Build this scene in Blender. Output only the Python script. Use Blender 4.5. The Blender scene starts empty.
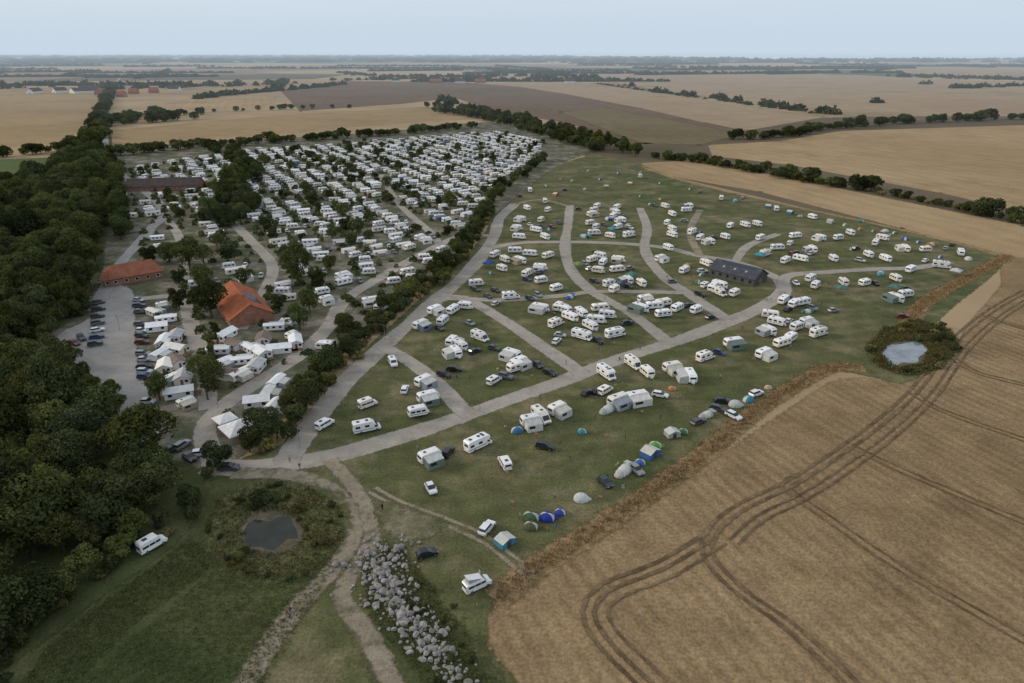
import bpy, math, random
import numpy as np
from mathutils import Vector, geometry
R=random.Random(11)
scene=bpy.context.scene
# ---------------------------------------------------------------- survey
CAMH=85.0; PITCH=math.radians(23.1); FP=682.67
cp,sp=math.cos(PITCH),math.sin(PITCH)
def G(u,v):
    """survey point -> ground metres (x east, y north) on the z=0 plane"""
    x=(u-512)/FP; y=(341.5-v)/FP
    d=max(sp-y*cp,0.004); t=CAMH/d
    return (x*t,(cp+y*sp)*t)
def head(u,v,a):
    a=math.radians(a); p=G(u,v); q=G(u+4*math.cos(a),v-4*math.sin(a))
    return math.atan2(q[1]-p[1],q[0]-p[0])
cam=bpy.data.objects.new("camera",bpy.data.cameras.new("camera")); scene.collection.objects.link(cam)
cam.location=(0,0,CAMH); cam.rotation_euler=(math.radians(90)-PITCH,0,0)
cam.data.lens=24; cam.data.sensor_width=36; cam.data.clip_start=1; cam.data.clip_end=400000
scene.camera=cam
# ---------------------------------------------------------------- nodes
class NT:
    def __init__(s,nt): s.t=nt; nt.nodes.clear()
    def n(s,ty,**k):
        o=s.t.nodes.new(ty)
        for a,b in k.items(): setattr(o,a,b)
        return o
    def put(s,sock,val):
        if isinstance(val,bpy.types.NodeSocket): s.t.links.new(val,sock)
        else:
            if isinstance(val,(tuple,list)) and len(val)==3 and len(getattr(sock,'default_value',(0,0,0)))==4: val=(*val,1)
            sock.default_value=val
    def m(s,op,a,b=0.0,c=0.0):
        o=s.n('ShaderNodeMath',operation=op); s.put(o.inputs[0],a); s.put(o.inputs[1],b); s.put(o.inputs[2],c); return o.outputs[0]
    def noise(s,vec,sc,det=3,rough=.55,dist=0):
        o=s.n('ShaderNodeTexNoise'); s.put(o.inputs['Vector'],vec); o.inputs['Scale'].default_value=sc; o.inputs['Detail'].default_value=det
        o.inputs['Roughness'].default_value=rough; o.inputs['Distortion'].default_value=dist; return o.outputs[0]
    def mr(s,v,a,b,c=0,d=1):
        o=s.n('ShaderNodeMapRange'); s.put(o.inputs[0],v)
        for i,x in zip((1,2,3,4),(a,b,c,d)): o.inputs[i].default_value=x
        return o.outputs[0]
    def mix(s,f,a,b,mode='MIX'):
        o=s.n('ShaderNodeMix',data_type='RGBA',blend_type=mode); s.put(o.inputs[0],f); s.put(o.inputs[6],a); s.put(o.inputs[7],b); return o.outputs[2]
    def scalecol(s,col,f):
        o=s.n('ShaderNodeVectorMath',operation='SCALE'); s.put(o.inputs[0],col); s.put(o.inputs[3],f); return o.outputs[0]
    def pr(s,col,rough=.8,metal=0,spec=.3,normal=None):
        o=s.n('ShaderNodeBsdfPrincipled'); s.put(o.inputs['Base Color'],col); s.put(o.inputs['Roughness'],rough); o.inputs['Metallic'].default_value=metal
        o.inputs['Specular IOR Level'].default_value=spec
        if normal is not None: s.t.links.new(normal,o.inputs['Normal'])
        return o.outputs[0]
    def out(s,sh): o=s.n('ShaderNodeOutputMaterial'); s.t.links.new(sh,o.inputs[0]); return o
def newmat(name):
    m=bpy.data.materials.new(name); m.use_nodes=True; return m,NT(m.node_tree)
SOL={}
def gmat(name,*a,soft=True,**k):
    m=gmat1(name,*a,soft=soft,**k)
    if soft: SOL[m.name]=gmat1(name+'_solid',*a,soft=False,**k)
    return m
def gmat1(name,ca,cb,cc=None,s1=.02,s2=.22,s3=2.2,v2=.25,v3=.35,stripe=None,patch=(.55,.7,.05),soft=True,bump=.5,ragged=1.0):
    m,t=newmat(name); pos=t.n('ShaderNodeNewGeometry').outputs['Position']
    col=t.mix(t.mr(t.noise(pos,s1,3),.38,.62),ca,cb)
    if cc: col=t.mix(t.mr(t.noise(pos,patch[2],6,.7),patch[0],patch[1]),col,cc)
    n2=t.noise(pos,s2,4,.6); n3=t.noise(pos,s3,3,.65)
    col=t.scalecol(col,t.mr(n2,.25,.75,1-v2,1+v2)); col=t.scalecol(col,t.mr(n3,.25,.75,1-v3,1+v3))
    if stripe:
        for (dx,dy),per,st in stripe:
            l=math.hypot(dx,dy); px,py=-dy/l,dx/l
            d=t.n('ShaderNodeVectorMath',operation='DOT_PRODUCT'); t.put(d.inputs[0],pos); d.inputs[1].default_value=(px,py,0)
            a=t.m('ADD',d.outputs['Value'],t.m('MULTIPLY',t.noise(pos,.03,2),per*1.2))
            w=t.m('SINE',t.m('MULTIPLY',a,2*math.pi/per))
            w=t.m('MULTIPLY',w,t.mr(t.noise(pos,.06,2),.35,.65,.15,1))
            col=t.scalecol(col,t.m('MULTIPLY_ADD',w,st,1.0))
    nrm=None
    if bump:
        b=t.n('ShaderNodeBump'); b.inputs['Strength'].default_value=bump; b.inputs['Distance'].default_value=.25; t.t.links.new(n3,b.inputs['Height']); nrm=b.outputs[0]
    sh=t.pr(col,.95,0,.1,nrm)
    if soft:
        a=t.n('ShaderNodeAttribute',attribute_name='e').outputs['Fac']
        f=t.mr(t.m('ADD',a,t.m('MULTIPLY',t.m('SUBTRACT',t.noise(pos,.55,5,.7),.5),1.5*ragged)),.3,.7)
        mx=t.n('ShaderNodeMixShader'); t.put(mx.inputs[0],f); tr=t.n('ShaderNodeBsdfTransparent')
        t.t.links.new(tr.outputs[0],mx.inputs[1]); t.t.links.new(sh,mx.inputs[2]); sh=mx.outputs[0]
    t.out(sh); return m
def smat(name,col,rough=.5,metal=0,spec=.4,var=.1,sc=1.5,tint=False,rnd=False):
    m,t=newmat(name); tc=t.n('ShaderNodeTexCoord').outputs['Object']; oi=t.n('ShaderNodeObjectInfo')
    c=oi.outputs['Color'] if tint else None
    n=t.mr(t.noise(tc,sc,4),.3,.7,1-var,1+var)
    if c is None:
        rgb=t.n('ShaderNodeRGB'); rgb.outputs[0].default_value=(*col,1); c=rgb.outputs[0]
    if rnd:
        r=oi.outputs['Random']; c=t.scalecol(c,t.mr(r,0,1,.84,1.08)); r2=t.m('FRACT',t.m('MULTIPLY',r,9.17))
        c=t.mix(t.m('MULTIPLY',t.m('GREATER_THAN',r2,.65),.7),c,t.mix(1.0,c,(1.0,.94,.83),'MULTIPLY'))
    t.out(t.pr(t.scalecol(c,n),rough,metal,spec)); return m
M={}
M['gel']=smat('gelcoat_white',(.80,.79,.775),.35,0,.5,.08,rnd=True)
M['roofw']=smat('caravan_roof',(.79,.79,.785),.5,0,.4,.12,.9,rnd=True)
M['glass']=smat('tinted_window',(.02,.024,.03),.08,0,.5,.2)
M['tyre']=smat('tyre',(.02,.02,.02),.9)
M['metal']=smat('galvanised_metal',(.35,.36,.37),.4,.8)
M['stripe']=smat('caravan_stripe',(.16,.20,.30),.4)
M['stripe2']=smat('caravan_stripe_brown',(.34,.22,.15),.4)
M['paint']=smat('car_paint',(1,1,1),.28,.15,.6,.05,tint=True)
M['canvas']=smat('canvas',(1,1,1),.85,0,.2,.18,1.2,tint=True)
M['canvas2']=smat('canvas_pale_panel',(.50,.50,.47),.85,0,.2,.18,1.2,rnd=True)
M['grey']=smat('grey_canvas',(.33,.35,.37),.85,0,.2,.15)
M['red']=smat('rear_lamp',(.16,.012,.012),.3)
M['lamp']=smat('head_lamp',(.6,.62,.65),.15)
M['skin']=smat('skin',(.45,.28,.2),.6); M['hair']=smat('hair',(.06,.04,.025),.8); M['jeans']=smat('trousers',(.05,.06,.10),.9)
M['plastic']=smat('dark_plastic',(.05,.05,.055),.6)
M['wood']=smat('wood',(.20,.12,.07),.8,0,.2,.25,3)
M['bark']=smat('bark',(.09,.07,.05),.95,0,.1,.3,4)
M['white']=smat('white_frame',(.75,.75,.74),.5)
M['roofgrey']=smat('mobile_home_roof',(.48,.48,.47),.7,0,.2,.18,.8,rnd=True)
M['roofbr']=smat('brown_chalet_roof',(.20,.15,.12),.8,0,.2,.2,.8)
M['solar']=smat('solar_panel',(.03,.04,.07),.12,.3,.6)
def leafmat(name,d,mi,l,warm=.6):
    m,t=newmat(name)
    a=t.n('ShaderNodeAttribute',attribute_name='tint').outputs['Fac']
    rp=t.n('ShaderNodeValToRGB'); t.put(rp.inputs[0],a); e=rp.color_ramp.elements
    e[0].position=.05; e[0].color=(*d,1); e[1].position=.95; e[1].color=(*l,1); x=e.new(.5); x.color=(*mi,1)
    rnd=t.n('ShaderNodeObjectInfo').outputs['Random']
    r2=t.m('FRACT',t.m('MULTIPLY',rnd,7.31))
    c=t.mix(t.m('MULTIPLY',r2,warm),rp.outputs[0],t.mix(1.0,rp.outputs[0],(1.6,1.22,.8),'MULTIPLY'))
    c=t.scalecol(c,t.mr(rnd,0,1,.62,1.5))
    df=t.n('ShaderNodeBsdfDiffuse'); t.put(df.inputs[0],c); tl=t.n('ShaderNodeBsdfTranslucent'); t.put(tl.inputs[0],c)
    mx=t.n('ShaderNodeMixShader'); mx.inputs[0].default_value=.25; t.t.links.new(df.outputs[0],mx.inputs[1]); t.t.links.new(tl.outputs[0],mx.inputs[2])
    t.out(mx.outputs[0]); return m
M['leaf']=leafmat('foliage',(.034,.050,.022),(.068,.088,.034),(.12,.135,.056))
M['leafd']=leafmat('dark_foliage',(.026,.039,.021),(.051,.067,.031),(.084,.096,.046))
M['dry']=leafmat('dry_grass_blades',(.22,.14,.065),(.34,.225,.11),(.46,.34,.19),.15)
M['reed']=leafmat('reed_blades',(.09,.10,.035),(.16,.15,.06),(.27,.22,.11),.3)
M['blade']=leafmat('grass_blades',(.075,.09,.035),(.10,.115,.045),(.15,.145,.06),.2)
M['rock']=gmat('granite_boulder',(.27,.255,.235),(.19,.175,.155),(.34,.32,.30),.6,1.5,5,soft=False,bump=.3,patch=(.5,.6,.4))
# ---------------------------------------------------------------- mesh helpers
def link(ob): scene.collection.objects.link(ob); return ob
def rawmesh(name,V,F,mats=(),midx=None,tint=None,smooth=False):
    me=bpy.data.meshes.new(name)
    me.from_pydata([tuple(map(float,v)) for v in V] if not isinstance(V,np.ndarray) else V.tolist(),[],F if not isinstance(F,np.ndarray) else F.tolist())
    for k in mats: me.materials.append(k)
    if midx is not None: me.polygons.foreach_set('material_index',np.asarray(midx,dtype=np.int32))
    if tint is not None:
        a=me.attributes.new('tint','FLOAT','FACE'); a.data.foreach_set('value',np.asarray(tint,dtype=np.float32))
    if smooth: me.polygons.foreach_set('use_smooth',np.ones(len(me.polygons),dtype=bool))
    me.update(); return me
def put(me,name,x,y,z=0,rot=0,s=1,col=None):
    o=bpy.data.objects.new(name,me); o.location=(x,y,z); o.rotation_euler=(0,0,rot); o.scale=(s,s,s) if not isinstance(s,tuple) else s
    if col: o.color=(*col,1)
    return link(o)
class MB:
    def __init__(s): s.V=[];s.F=[];s.M=[];s.ms=[]
    def mi(s,k):
        if k not in s.ms: s.ms.append(k)
        return s.ms.index(k)
    def add(s,vs,fs,m):
        o=len(s.V); s.V+=list(vs); i=s.mi(m)
        for f in fs: s.F.append([a+o for a in f]); s.M.append(i)
    def prism(s,prof,sl,m,roof=None):
        cx=sum(p[0] for p in prof)/len(prof); cz=sum(p[1] for p in prof)/len(prof); n=len(prof); vs=[];fs=[]
        for y,k in sl: vs+=[(cx+(x-cx)*k,y,cz+(z-cz)*k) for x,z in prof]
        for j in range(len(sl)-1):
            for i in range(n):
                a=j*n+i;b=j*n+(i+1)%n; fs.append([a,b,b+n,a+n])
        fs.append(list(range(n))[::-1]); fs.append([len(vs)-n+i for i in range(n)])
        s.add(vs,fs,m)
    def box(s,x0,x1,y0,y1,z0,z1,m):
        s.add([(x,y,z) for z in(z0,z1) for y in(y0,y1) for x in(x0,x1)],[[0,2,3,1],[4,5,7,6],[0,1,5,4],[2,6,7,3],[0,4,6,2],[1,3,7,5]],m)
    def cyl(s,cx,cy,cz,r,w,m,n=12):
        vs=[(cx+r*math.cos(a),cy+d,cz+r*math.sin(a)) for d in(-w/2,w/2) for a in[2*math.pi*i/n for i in range(n)]]
        s.add(vs,[[i,(i+1)%n,(i+1)%n+n,i+n] for i in range(n)]+[list(range(n))[::-1],list(range(n,2*n))],m)
    def post(s,p0,p1,r,m,n=6):
        V,F=frustum(p0,p1,r,r*.9,n); s.add([tuple(v) for v in V],[list(f) for f in F],m)
    def quad(s,p,m): s.add(p,[list(range(len(p)))],m)
    def mesh(s,name): return rawmesh(name,s.V,s.F,[M[k] for k in s.ms],s.M)
def frustum(p0,p1,r0,r1,n=7):
    p0=np.array(p0,float);p1=np.array(p1,float);d=p1-p0;d/=np.linalg.norm(d)+1e-9
    a=np.cross(d,[.3,.9,.1] if abs(d[1])<.8 else [1,0,0]);a/=np.linalg.norm(a);b=np.cross(d,a)
    an=np.linspace(0,2*math.pi,n,endpoint=False)
    ring=np.outer(np.cos(an),a)+np.outer(np.sin(an),b)
    V=np.vstack([p0+ring*r0,p1+ring*r1]); F=[[i,(i+1)%n,(i+1)%n+n,i+n] for i in range(n)]
    return V,F
def cards(P,Nn,S,rg,asp=1.0):
    Nn=Nn/np.linalg.norm(Nn,axis=1)[:,None]; T=np.cross(Nn,rg.normal(size=Nn.shape)); T/=np.linalg.norm(T,axis=1)[:,None]; B=np.cross(Nn,T)
    S=S[:,None]; V=np.stack([P-T*S-B*S*asp,P+T*S-B*S*asp,P+T*S+B*S*asp,P-T*S+B*S*asp],1).reshape(-1,3)
    return V,np.arange(len(V)).reshape(-1,4)
def make_tree(name,h,r,base,nl,nleaf,ls,seed,mat='leaf',cone=0,trunk=True,flat=.85):
    rg=np.random.default_rng(seed); zc=(base+h)/2; rz=(h-base)/2
    C=[];Lr=[]
    for i in range(nl):
        d=rg.normal(size=3); d/=np.linalg.norm(d)
        if d[2]<-.3: d[2]*=(-.5 if rg.random()<.5 else 1)
        k=rg.uniform(.35,.88); z=d[2]*k; rr=r*(1-cone*(z+1)/2*1.0)
        C.append((d[0]*rr*k*1.1,d[1]*rr*k*1.1,zc+z*rz)); Lr.append(rr*rg.uniform(.18,.44)+.12*r*(1-cone))
    C=np.array(C);Lr=np.array(Lr); lt=rg.uniform(0,1,nl)
    idx=rg.choice(nl,nleaf,p=Lr**2/sum(Lr**2)); D=rg.normal(size=(nleaf,3)); D/=np.linalg.norm(D,axis=1)[:,None]
    fl=(D[:,2]<-.2)&(rg.random(nleaf)<.6); D[fl,2]*=-1
    P=C[idx]+D*(Lr[idx]*rg.uniform(.72,1.18,nleaf))[:,None]*np.array([1,1,flat])
    keep=np.ones(nleaf,bool)
    for j in range(nl):
        dd=np.linalg.norm((P-C[j])/np.array([1,1,flat]),axis=1); keep&=~((dd<Lr[j]*.68)&(idx!=j))
    keep&=P[:,2]>.05
    P=P[keep];D=D[keep];idx=idx[keep]; n=len(P)
    V,F=cards(P,D+rg.normal(size=(n,3))*.55,rg.uniform(.6,1.3,n)*ls/2,rg,.75)
    tint=np.clip(lt[idx]*.5+rg.uniform(0,.5,n),0,1); mi=np.zeros(n,int)
    if trunk:
        tr=.028*h+.05; parts=[frustum((0,0,-.3),(0,0,base+.3*(h-base)),tr,tr*.55,8)]
        parts.append(frustum((0,0,base+.3*(h-base)),(rg.normal()*.3,rg.normal()*.3,h*.85),tr*.55,tr*.12,6))
        for j in rg.choice(nl,min(nl,6),replace=False): parts.append(frustum((0,0,base*.8+.1*h),C[j],tr*.4,tr*.08,5))
        for v,f in parts:
            o=len(V); V=np.vstack([V,v]); F=np.vstack([F,np.array(f)+o]); mi=np.concatenate([mi,np.ones(len(f),int)]); tint=np.concatenate([tint,np.zeros(len(f))])
    return rawmesh(name,V,F,[M[mat],M['bark']],mi,tint)
TREES=[make_tree('broadleaf_tree_mesh',h,r,b,nl,nf,.5,i+3,mt) for i,(h,r,b,nl,nf,mt) in enumerate([(12,4.6,1.4,22,6000,'leaf'),(14,5.2,1.6,26,7000,'leaf'),(10.5,4.4,1,19,5000,'leaf'),(13,4.2,1.4,22,5500,'leafd'),(15,5.4,2,28,7500,'leafd'),(11,5.2,1,25,6000,'leaf'),(16,4.8,2,24,7000,'leaf')])]
LOW=[make_tree('field_tree_mesh',h,r,b,nl,nf,.6,i+23,mt) for i,(h,r,b,nl,nf,mt) in enumerate([(8,4.6,.2,16,2600,'leaf'),(10,5,.3,18,3000,'leafd'),(6.5,4.6,.1,14,2200,'leafd'),(9,5.6,.2,18,3000,'leaf')])]
POPLAR=[make_tree('poplar_mesh',14,2.4,1.0,16,5000,.36,40,'leaf',.5)]
SMALL=[make_tree('small_tree_mesh',h,r,b,nl,2400,.38,60+i,mt) for i,(h,r,b,nl,mt) in enumerate([(6,2.4,.5,11,'leaf'),(5,2.4,.3,10,'leafd'),(7.2,2.7,.7,13,'leaf')])]
SHRUB=[make_tree('shrub_mesh',h,r,.1,nl,1100,.3,80+i,mt,trunk=True) for i,(h,r,nl,mt) in enumerate([(2.4,1.6,8,'leaf'),(3.2,1.9,10,'leafd'),(1.8,1.5,7,'reed')])]
# ---------------------------------------------------------------- ground sheets
ZL=[0.0]
def nz(): ZL[0]+=.0035; return ZL[0]
def sheet(name,V,F,e,mat,z,solid):
    me=rawmesh(name,[(x,y,0) for x,y in V],F,[mat,SOL[mat.name]],solid) if mat.name in SOL else rawmesh(name,[(x,y,0) for x,y in V],F,[mat])
    a=me.attributes.new('e','FLOAT','POINT'); a.data.foreach_set('value',np.array(e,dtype=np.float32))
    return put(me,name,0,0,z)
def catmull(P,step=4,closed=False):
    P=[np.array(p,float) for p in P]; n=len(P); out=[]
    for i in range(n if closed else n-1):
        a,b=P[i],P[(i+1)%n]
        p0=P[i-1] if (i>0 or closed) else a*2-b
        p3=P[(i+2)%n] if (i+2<n or closed) else b*2-a
        L=np.linalg.norm(b-a); k=max(2,int(L/step)); k=min(k,80)
        for j in range(k):
            t=j/k; out.append(.5*((2*a)+(-p0+b)*t+(2*p0-5*a+4*b-p3)*t*t+(-p0+3*a-3*b+p3)*t**3))
    if not closed: out.append(P[-1])
    return np.array(out)
def ribbon_mesh(C,w,soft,rg,wob=.12):
    T=np.gradient(C,axis=0); T/=np.linalg.norm(T,axis=1)[:,None]+1e-9; Nn=np.stack([-T[:,1],T[:,0]],1); n=len(C)
    ww=w/2*(1+wob*np.convolve(rg.normal(size=n+8),np.ones(9)/9,'valid')[:n]*2)
    V=np.stack([C-Nn*(ww+soft)[:,None],C-Nn*ww[:,None],C+Nn*ww[:,None],C+Nn*(ww+soft)[:,None]],1).reshape(-1,2)
    F=[[4*i+k,4*i+k+1,4*i+k+5,4*i+k+4] for i in range(n-1) for k in range(3)]
    return V,F,[0,1,1,0]*n,[0,1,0]*(n-1)
ROADS=[]
RG=np.random.default_rng(5)
def ribbon(name,uv,w,mat,soft=.8,track=True,z=None,step=3,off=0,closed=False,wob=.12):
    C=catmull([G(*p) for p in uv],step,closed)
    if off:
        T=np.gradient(C,axis=0); T/=np.linalg.norm(T,axis=1)[:,None]; C=C+np.stack([-T[:,1],T[:,0]],1)*off
    V,F,e,so=ribbon_mesh(C,w,soft,RG,wob)
    if track: ROADS.append((C,w))
    return sheet(name,V,F,e,mat,z or nz(),so)
def area(name,uv,mat,soft=1.5,step=8,smooth=True,z=None,jit=0):
    P=[G(*p) for p in uv]
    C=catmull(P,step,True) if smooth else catmull([np.array(P[i])*(1-t)+np.array(P[(i+1)%len(P)])*t for i in range(len(P)) for t in (0,.02,.5,.98)],step,True)
    if jit:
        k=RG.normal(size=(len(C),2)); k=(k+np.roll(k,1,0)+np.roll(k,-1,0))/3; C=C+k*jit
    A=sum(C[i-1][0]*C[i][1]-C[i][0]*C[i-1][1] for i in range(len(C)))
    if A<0: C=C[::-1]
    T=np.roll(C,-1,0)-np.roll(C,1,0); T/=np.linalg.norm(T,axis=1)[:,None]+1e-9; Nn=np.stack([-T[:,1],T[:,0]],1)
    O=C-Nn*soft/2; I=C+Nn*soft/2; n=len(C)
    tri=geometry.tessellate_polygon([[Vector((x,y,0)) for x,y in I]])
    V=[tuple(p) for p in O]+[tuple(p) for p in I]
    F=[[i,(i+1)%n,(i+1)%n+n,i+n] for i in range(n)]+[[a+n for a in t] for t in tri]
    return sheet(name,V,F,[0]*n+[1]*n,mat,z or nz(),[0]*n+[1]*len(tri))
def inpoly(x,y,P):
    c=False;n=len(P);j=n-1
    for i in range(n):
        xi,yi=P[i];xj,yj=P[j]
        if (yi>y)!=(yj>y) and x<(xj-xi)*(y-yi)/(yj-yi)+xi: c=not c
        j=i
    return c
def roadd(x,y):
    return min(float(np.min(np.hypot(C[:,0]-x,C[:,1]-y)))-w/2 for C,w in ROADS)
m,t=newmat('farmland'); pos=t.n('ShaderNodeNewGeometry').outputs['Position']
mp=t.n('ShaderNodeMapping'); t.t.links.new(pos,mp.inputs[0]); mp.inputs['Rotation'].default_value=(0,0,.4); mp.inputs['Scale'].default_value=(.0011,.0016,.001)
vo=t.n('ShaderNodeTexVoronoi',voronoi_dimensions='2D'); vo.inputs['Scale'].default_value=1; t.t.links.new(mp.outputs[0],vo.inputs['Vector'])
sep=t.n('ShaderNodeSeparateColor'); t.t.links.new(vo.outputs['Color'],sep.inputs[0])
rp=t.n('ShaderNodeValToRGB'); t.t.links.new(sep.outputs[0],rp.inputs[0]); rp.color_ramp.interpolation='CONSTANT'; e=rp.color_ramp.elements
cols=[(.29,.205,.115),(.12,.095,.06),(.34,.25,.145),(.08,.095,.045),(.22,.155,.09),(.32,.23,.125),(.11,.10,.055)]
e[0].color=(*cols[0],1); e[1].position=1/7; e[1].color=(*cols[1],1)
for i in range(2,7): x=e.new(i/7); x.color=(*cols[i],1)
c=t.scalecol(rp.outputs[0],t.mr(t.noise(pos,.01,5),.3,.7,.8,1.2)); t.out(t.pr(c,.95,0,.1)); FARM=m
put(rawmesh('ground',[(-90000,-3000,0),(90000,-3000,0),(90000,90000,0),(-90000,90000,0)],[[0,1,2,3]],[FARM]),'ground',0,0,0)
def D(a,b): p=G(*a);q=G(*b); return (q[0]-p[0],q[1]-p[1])
wd=D((800,480),(1024,640))
WHEAT=gmat('wheat_field_crop',(.228,.158,.083),(.285,.20,.108),(.155,.106,.054),.012,.14,1.5,.20,.40,stripe=[(wd,3.0,.15),(wd,24,.07)],patch=(.5,.72,.05),bump=.9)
GOLD=gmat('gold_field_crop',(.31,.215,.115),(.36,.26,.145),(.26,.18,.095),.006,.05,.6,.12,.15,stripe=[(D((720,150),(1024,215)),14,.08)],patch=(.52,.7,.01))
GOLD2=gmat('stubble_field_crop',(.32,.225,.115),(.265,.19,.10),None,.006,.05,.6,.12,.15,stripe=[(D((105,140),(490,112)),14,.08)])
BROWN=gmat('ploughed_field_soil',(.135,.09,.062),(.16,.105,.072),(.13,.105,.056),.005,.04,.5,.14,.15,stripe=[(D((400,85),(740,130)),16,.10)],patch=(.5,.65,.006))
OLIVE=gmat('fallow_field_soil',(.135,.11,.055),(.17,.13,.07),None,.006,.04,.5,.14,.15,stripe=[(D((560,110),(700,140)),16,.10)])
BEIGE=gmat('harvested_field_stubble',(.30,.215,.135),(.35,.26,.165),(.25,.185,.105),.003,.03,.4,.1,.12,stripe=[(D((640,90),(900,100)),30,.07)],patch=(.5,.65,.003))
GREEN=gmat('green_field_crop',(.075,.105,.034),(.09,.12,.04),None,.01,.1,1)
area('gold_field',[(-160,97),(107,92),(98,112),(82,128),(64,142),(0,148),(-160,156)],GOLD2,4,20,False)
area('green_field',[(-160,166),(62,157),(45,180),(-160,200)],GREEN,4,20,False)
area('stubble_field',[(103,131),(190,123),(300,114),(420,107),(462,108),(495,118),(380,125),(240,137),(105,147)],GOLD2,4,20,False)
area('stubble_field',[(150,106),(200,98),(275,97),(275,107),(190,113)],GOLD,4,20,False)
area('ploughed_field',[(280,90),(340,81),(460,82),(520,87),(610,101),(740,131),(700,143),(640,141),(560,122),(500,112),(455,98),(400,104),(300,111)],BROWN,4,20,False)
area('fallow_field',[(560,112),(610,108),(745,134),(700,145),(640,143)],OLIVE,8,20,False)
area('harvested_field',[(495,83),(560,80),(640,90),(760,108),(825,117),(745,131),(640,108),(560,93)],BEIGE,6,20,False)
area('harvested_field',[(580,76),(700,73),(860,75),(1024,84),(1180,90),(1180,116),(960,117),(880,121),(830,118),(740,102),(640,87)],BEIGE,6,20,False)
area('gold_field',[(708,145),(780,141),(840,131),(1024,125),(1200,122),(1200,250),(1024,212),(940,193),(860,178),(790,165),(712,156)],GOLD,4,15,False)
area('gold_field',[(640,163),(700,160),(1024,226),(1200,268),(1200,300),(1008,258),(900,228),(760,192),(650,173)],GOLD,4,12,False)
area('wheat_field',[(484,640),(500,598),(570,556),(650,503),(720,456),(780,415),(840,379),(905,380),(950,357),(968,325),(1000,287),(1020,258),(1250,300),(1500,500),(1400,800),(520,800)],WHEAT,2.5,5)
MEAD=gmat('meadow_grass',(.078,.088,.034),(.106,.106,.045),(.185,.155,.088),.015,.16,1.9,.30,.38,patch=(.48,.66,.05),bump=.6,stripe=[(D((370,480),(640,440)),6,.08)])
MEADD=gmat('rough_meadow_grass',(.062,.076,.028),(.082,.092,.036),(.13,.115,.06),.02,.16,1.9,.30,.38,patch=(.52,.72,.06))
CAMPG=gmat('camp_ground_turf',(.075,.082,.04),(.11,.105,.068),(.22,.195,.16),.03,.2,2,.3,.35,patch=(.47,.6,.08))
meadow_uv=[(212,470),(190,530),(120,585),(60,630),(0,720),(520,740),(488,650),(500,592),(570,550),(650,497),(760,410),(835,370),(900,384),(948,357),(938,322),(1003,262),(960,245),(880,226),(760,200),(680,180),(640,165),(600,155),(560,165),(520,195),(495,215),(480,240),(430,290),(370,345),(320,400),(280,445)]
area('forest_floor',[(-250,760),(0,760),(60,640),(130,580),(190,545),(220,470),(160,455),(110,420),(60,380),(40,340),(100,285),(112,160),(108,130),(85,140),(60,165),(-250,260)],MEADD,4,12)
static_uv=[(112,152),(240,141),(380,132),(500,122),(600,140),(560,165),(520,195),(485,225),(440,270),(380,320),(330,365),(290,400),(255,440),(225,468),(165,460),(150,440),(110,430),(60,380),(50,330),(95,285),(105,240)]
area('camp_ground',static_uv,CAMPG,4,12)
area('meadow',meadow_uv,MEAD,2.0,6)
area('rough_meadow',[(212,478),(195,530),(130,590),(60,640),(10,740),(240,760),(262,640),(320,580),(345,540),(330,495),(280,480)],MEADD,6,6)
area('rough_meadow',[(375,600),(480,640),(500,760),(400,760)],MEADD,6,6)
DRYG=gmat('dry_margin_grass',(.24,.16,.082),(.30,.21,.115),(.15,.12,.055),.05,.4,3,.3,.4,patch=(.5,.65,.15))
margins=[[(496,600),(530,572),(575,543),(640,500),(700,457),(755,412),(800,383),(835,367),(865,369)],[(905,330),(925,303),(960,282),(1008,256)]]
for uv in margins: ribbon('dry_margin',uv,3.2,DRYG,2.2,False)
ribbon('dry_margin',[(640,166),(680,180),(760,199),(880,225),(960,244),(1008,258)],2.0,DRYG,2,False)
ROAD=gmat('gravel_road_surface',(.29,.265,.225),(.36,.325,.275),(.235,.205,.17),.03,.3,2.5,.12,.18,patch=(.5,.68,.12),bump=.2,ragged=1.0)
ASPH=gmat('car_park_surface',(.27,.255,.235),(.32,.30,.275),None,.03,.3,2.5,.15,.15,bump=.1)
DIRT=gmat('dirt_track_soil',(.22,.185,.135),(.28,.24,.175),(.15,.13,.08),.05,.5,2.5,.25,.25,patch=(.5,.62,.2))
area('car_park',[(58,335),(90,318),(108,288),(132,290),(137,350),(150,400),(160,442),(118,444),(112,415),(100,385),(62,362)],ASPH,1.2,5)
def road(uv,w=4.6,mat=None,soft=1.1,**k): return ribbon('gravel_road' if mat is None else ('dirt_track' if mat is DIRT else 'asphalt_road'),uv,w*.88,mat or ROAD,soft,**k)
road([(205,466),(250,468),(290,463),(330,457),(400,437),(450,421),(500,403),(560,382),(620,359),(680,340),(720,325),(758,309),(783,292),(780,279)],5.4)
road([(286,462),(300,440),(320,413),(350,377),(385,345),(430,305),(460,280),(480,258),(494,236),(500,218),(515,204)],6.2)
road([(780,280),(762,271),(735,262),(700,256),(660,247),(610,243),(560,242),(520,243),(490,248)],4.2)
road([(435,300),(462,298),(500,318),(540,345),(565,362),(582,374)],4.4)
road([(384,347),(410,362),(437,383),(462,410),(470,415)],4.2)
road([(570,205),(568,225),(565,245),(570,268),(590,290),(630,313),(668,342)],4.6)
road([(640,208),(647,228),(645,250),(662,275),(690,295),(728,320)],4.2)
road([(700,210),(690,232),(700,256)],3.2,DIRT)
road([(735,262),(748,246),(778,234)],3.6)
road([(784,290),(788,276),(830,272),(880,269),(915,268),(950,262)],4.0)
road([(440,298),(500,300),(560,296),(592,292),(640,292),(690,293)],3.4)
road([(515,204),(540,200),(568,206)],3.0,DIRT)
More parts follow.
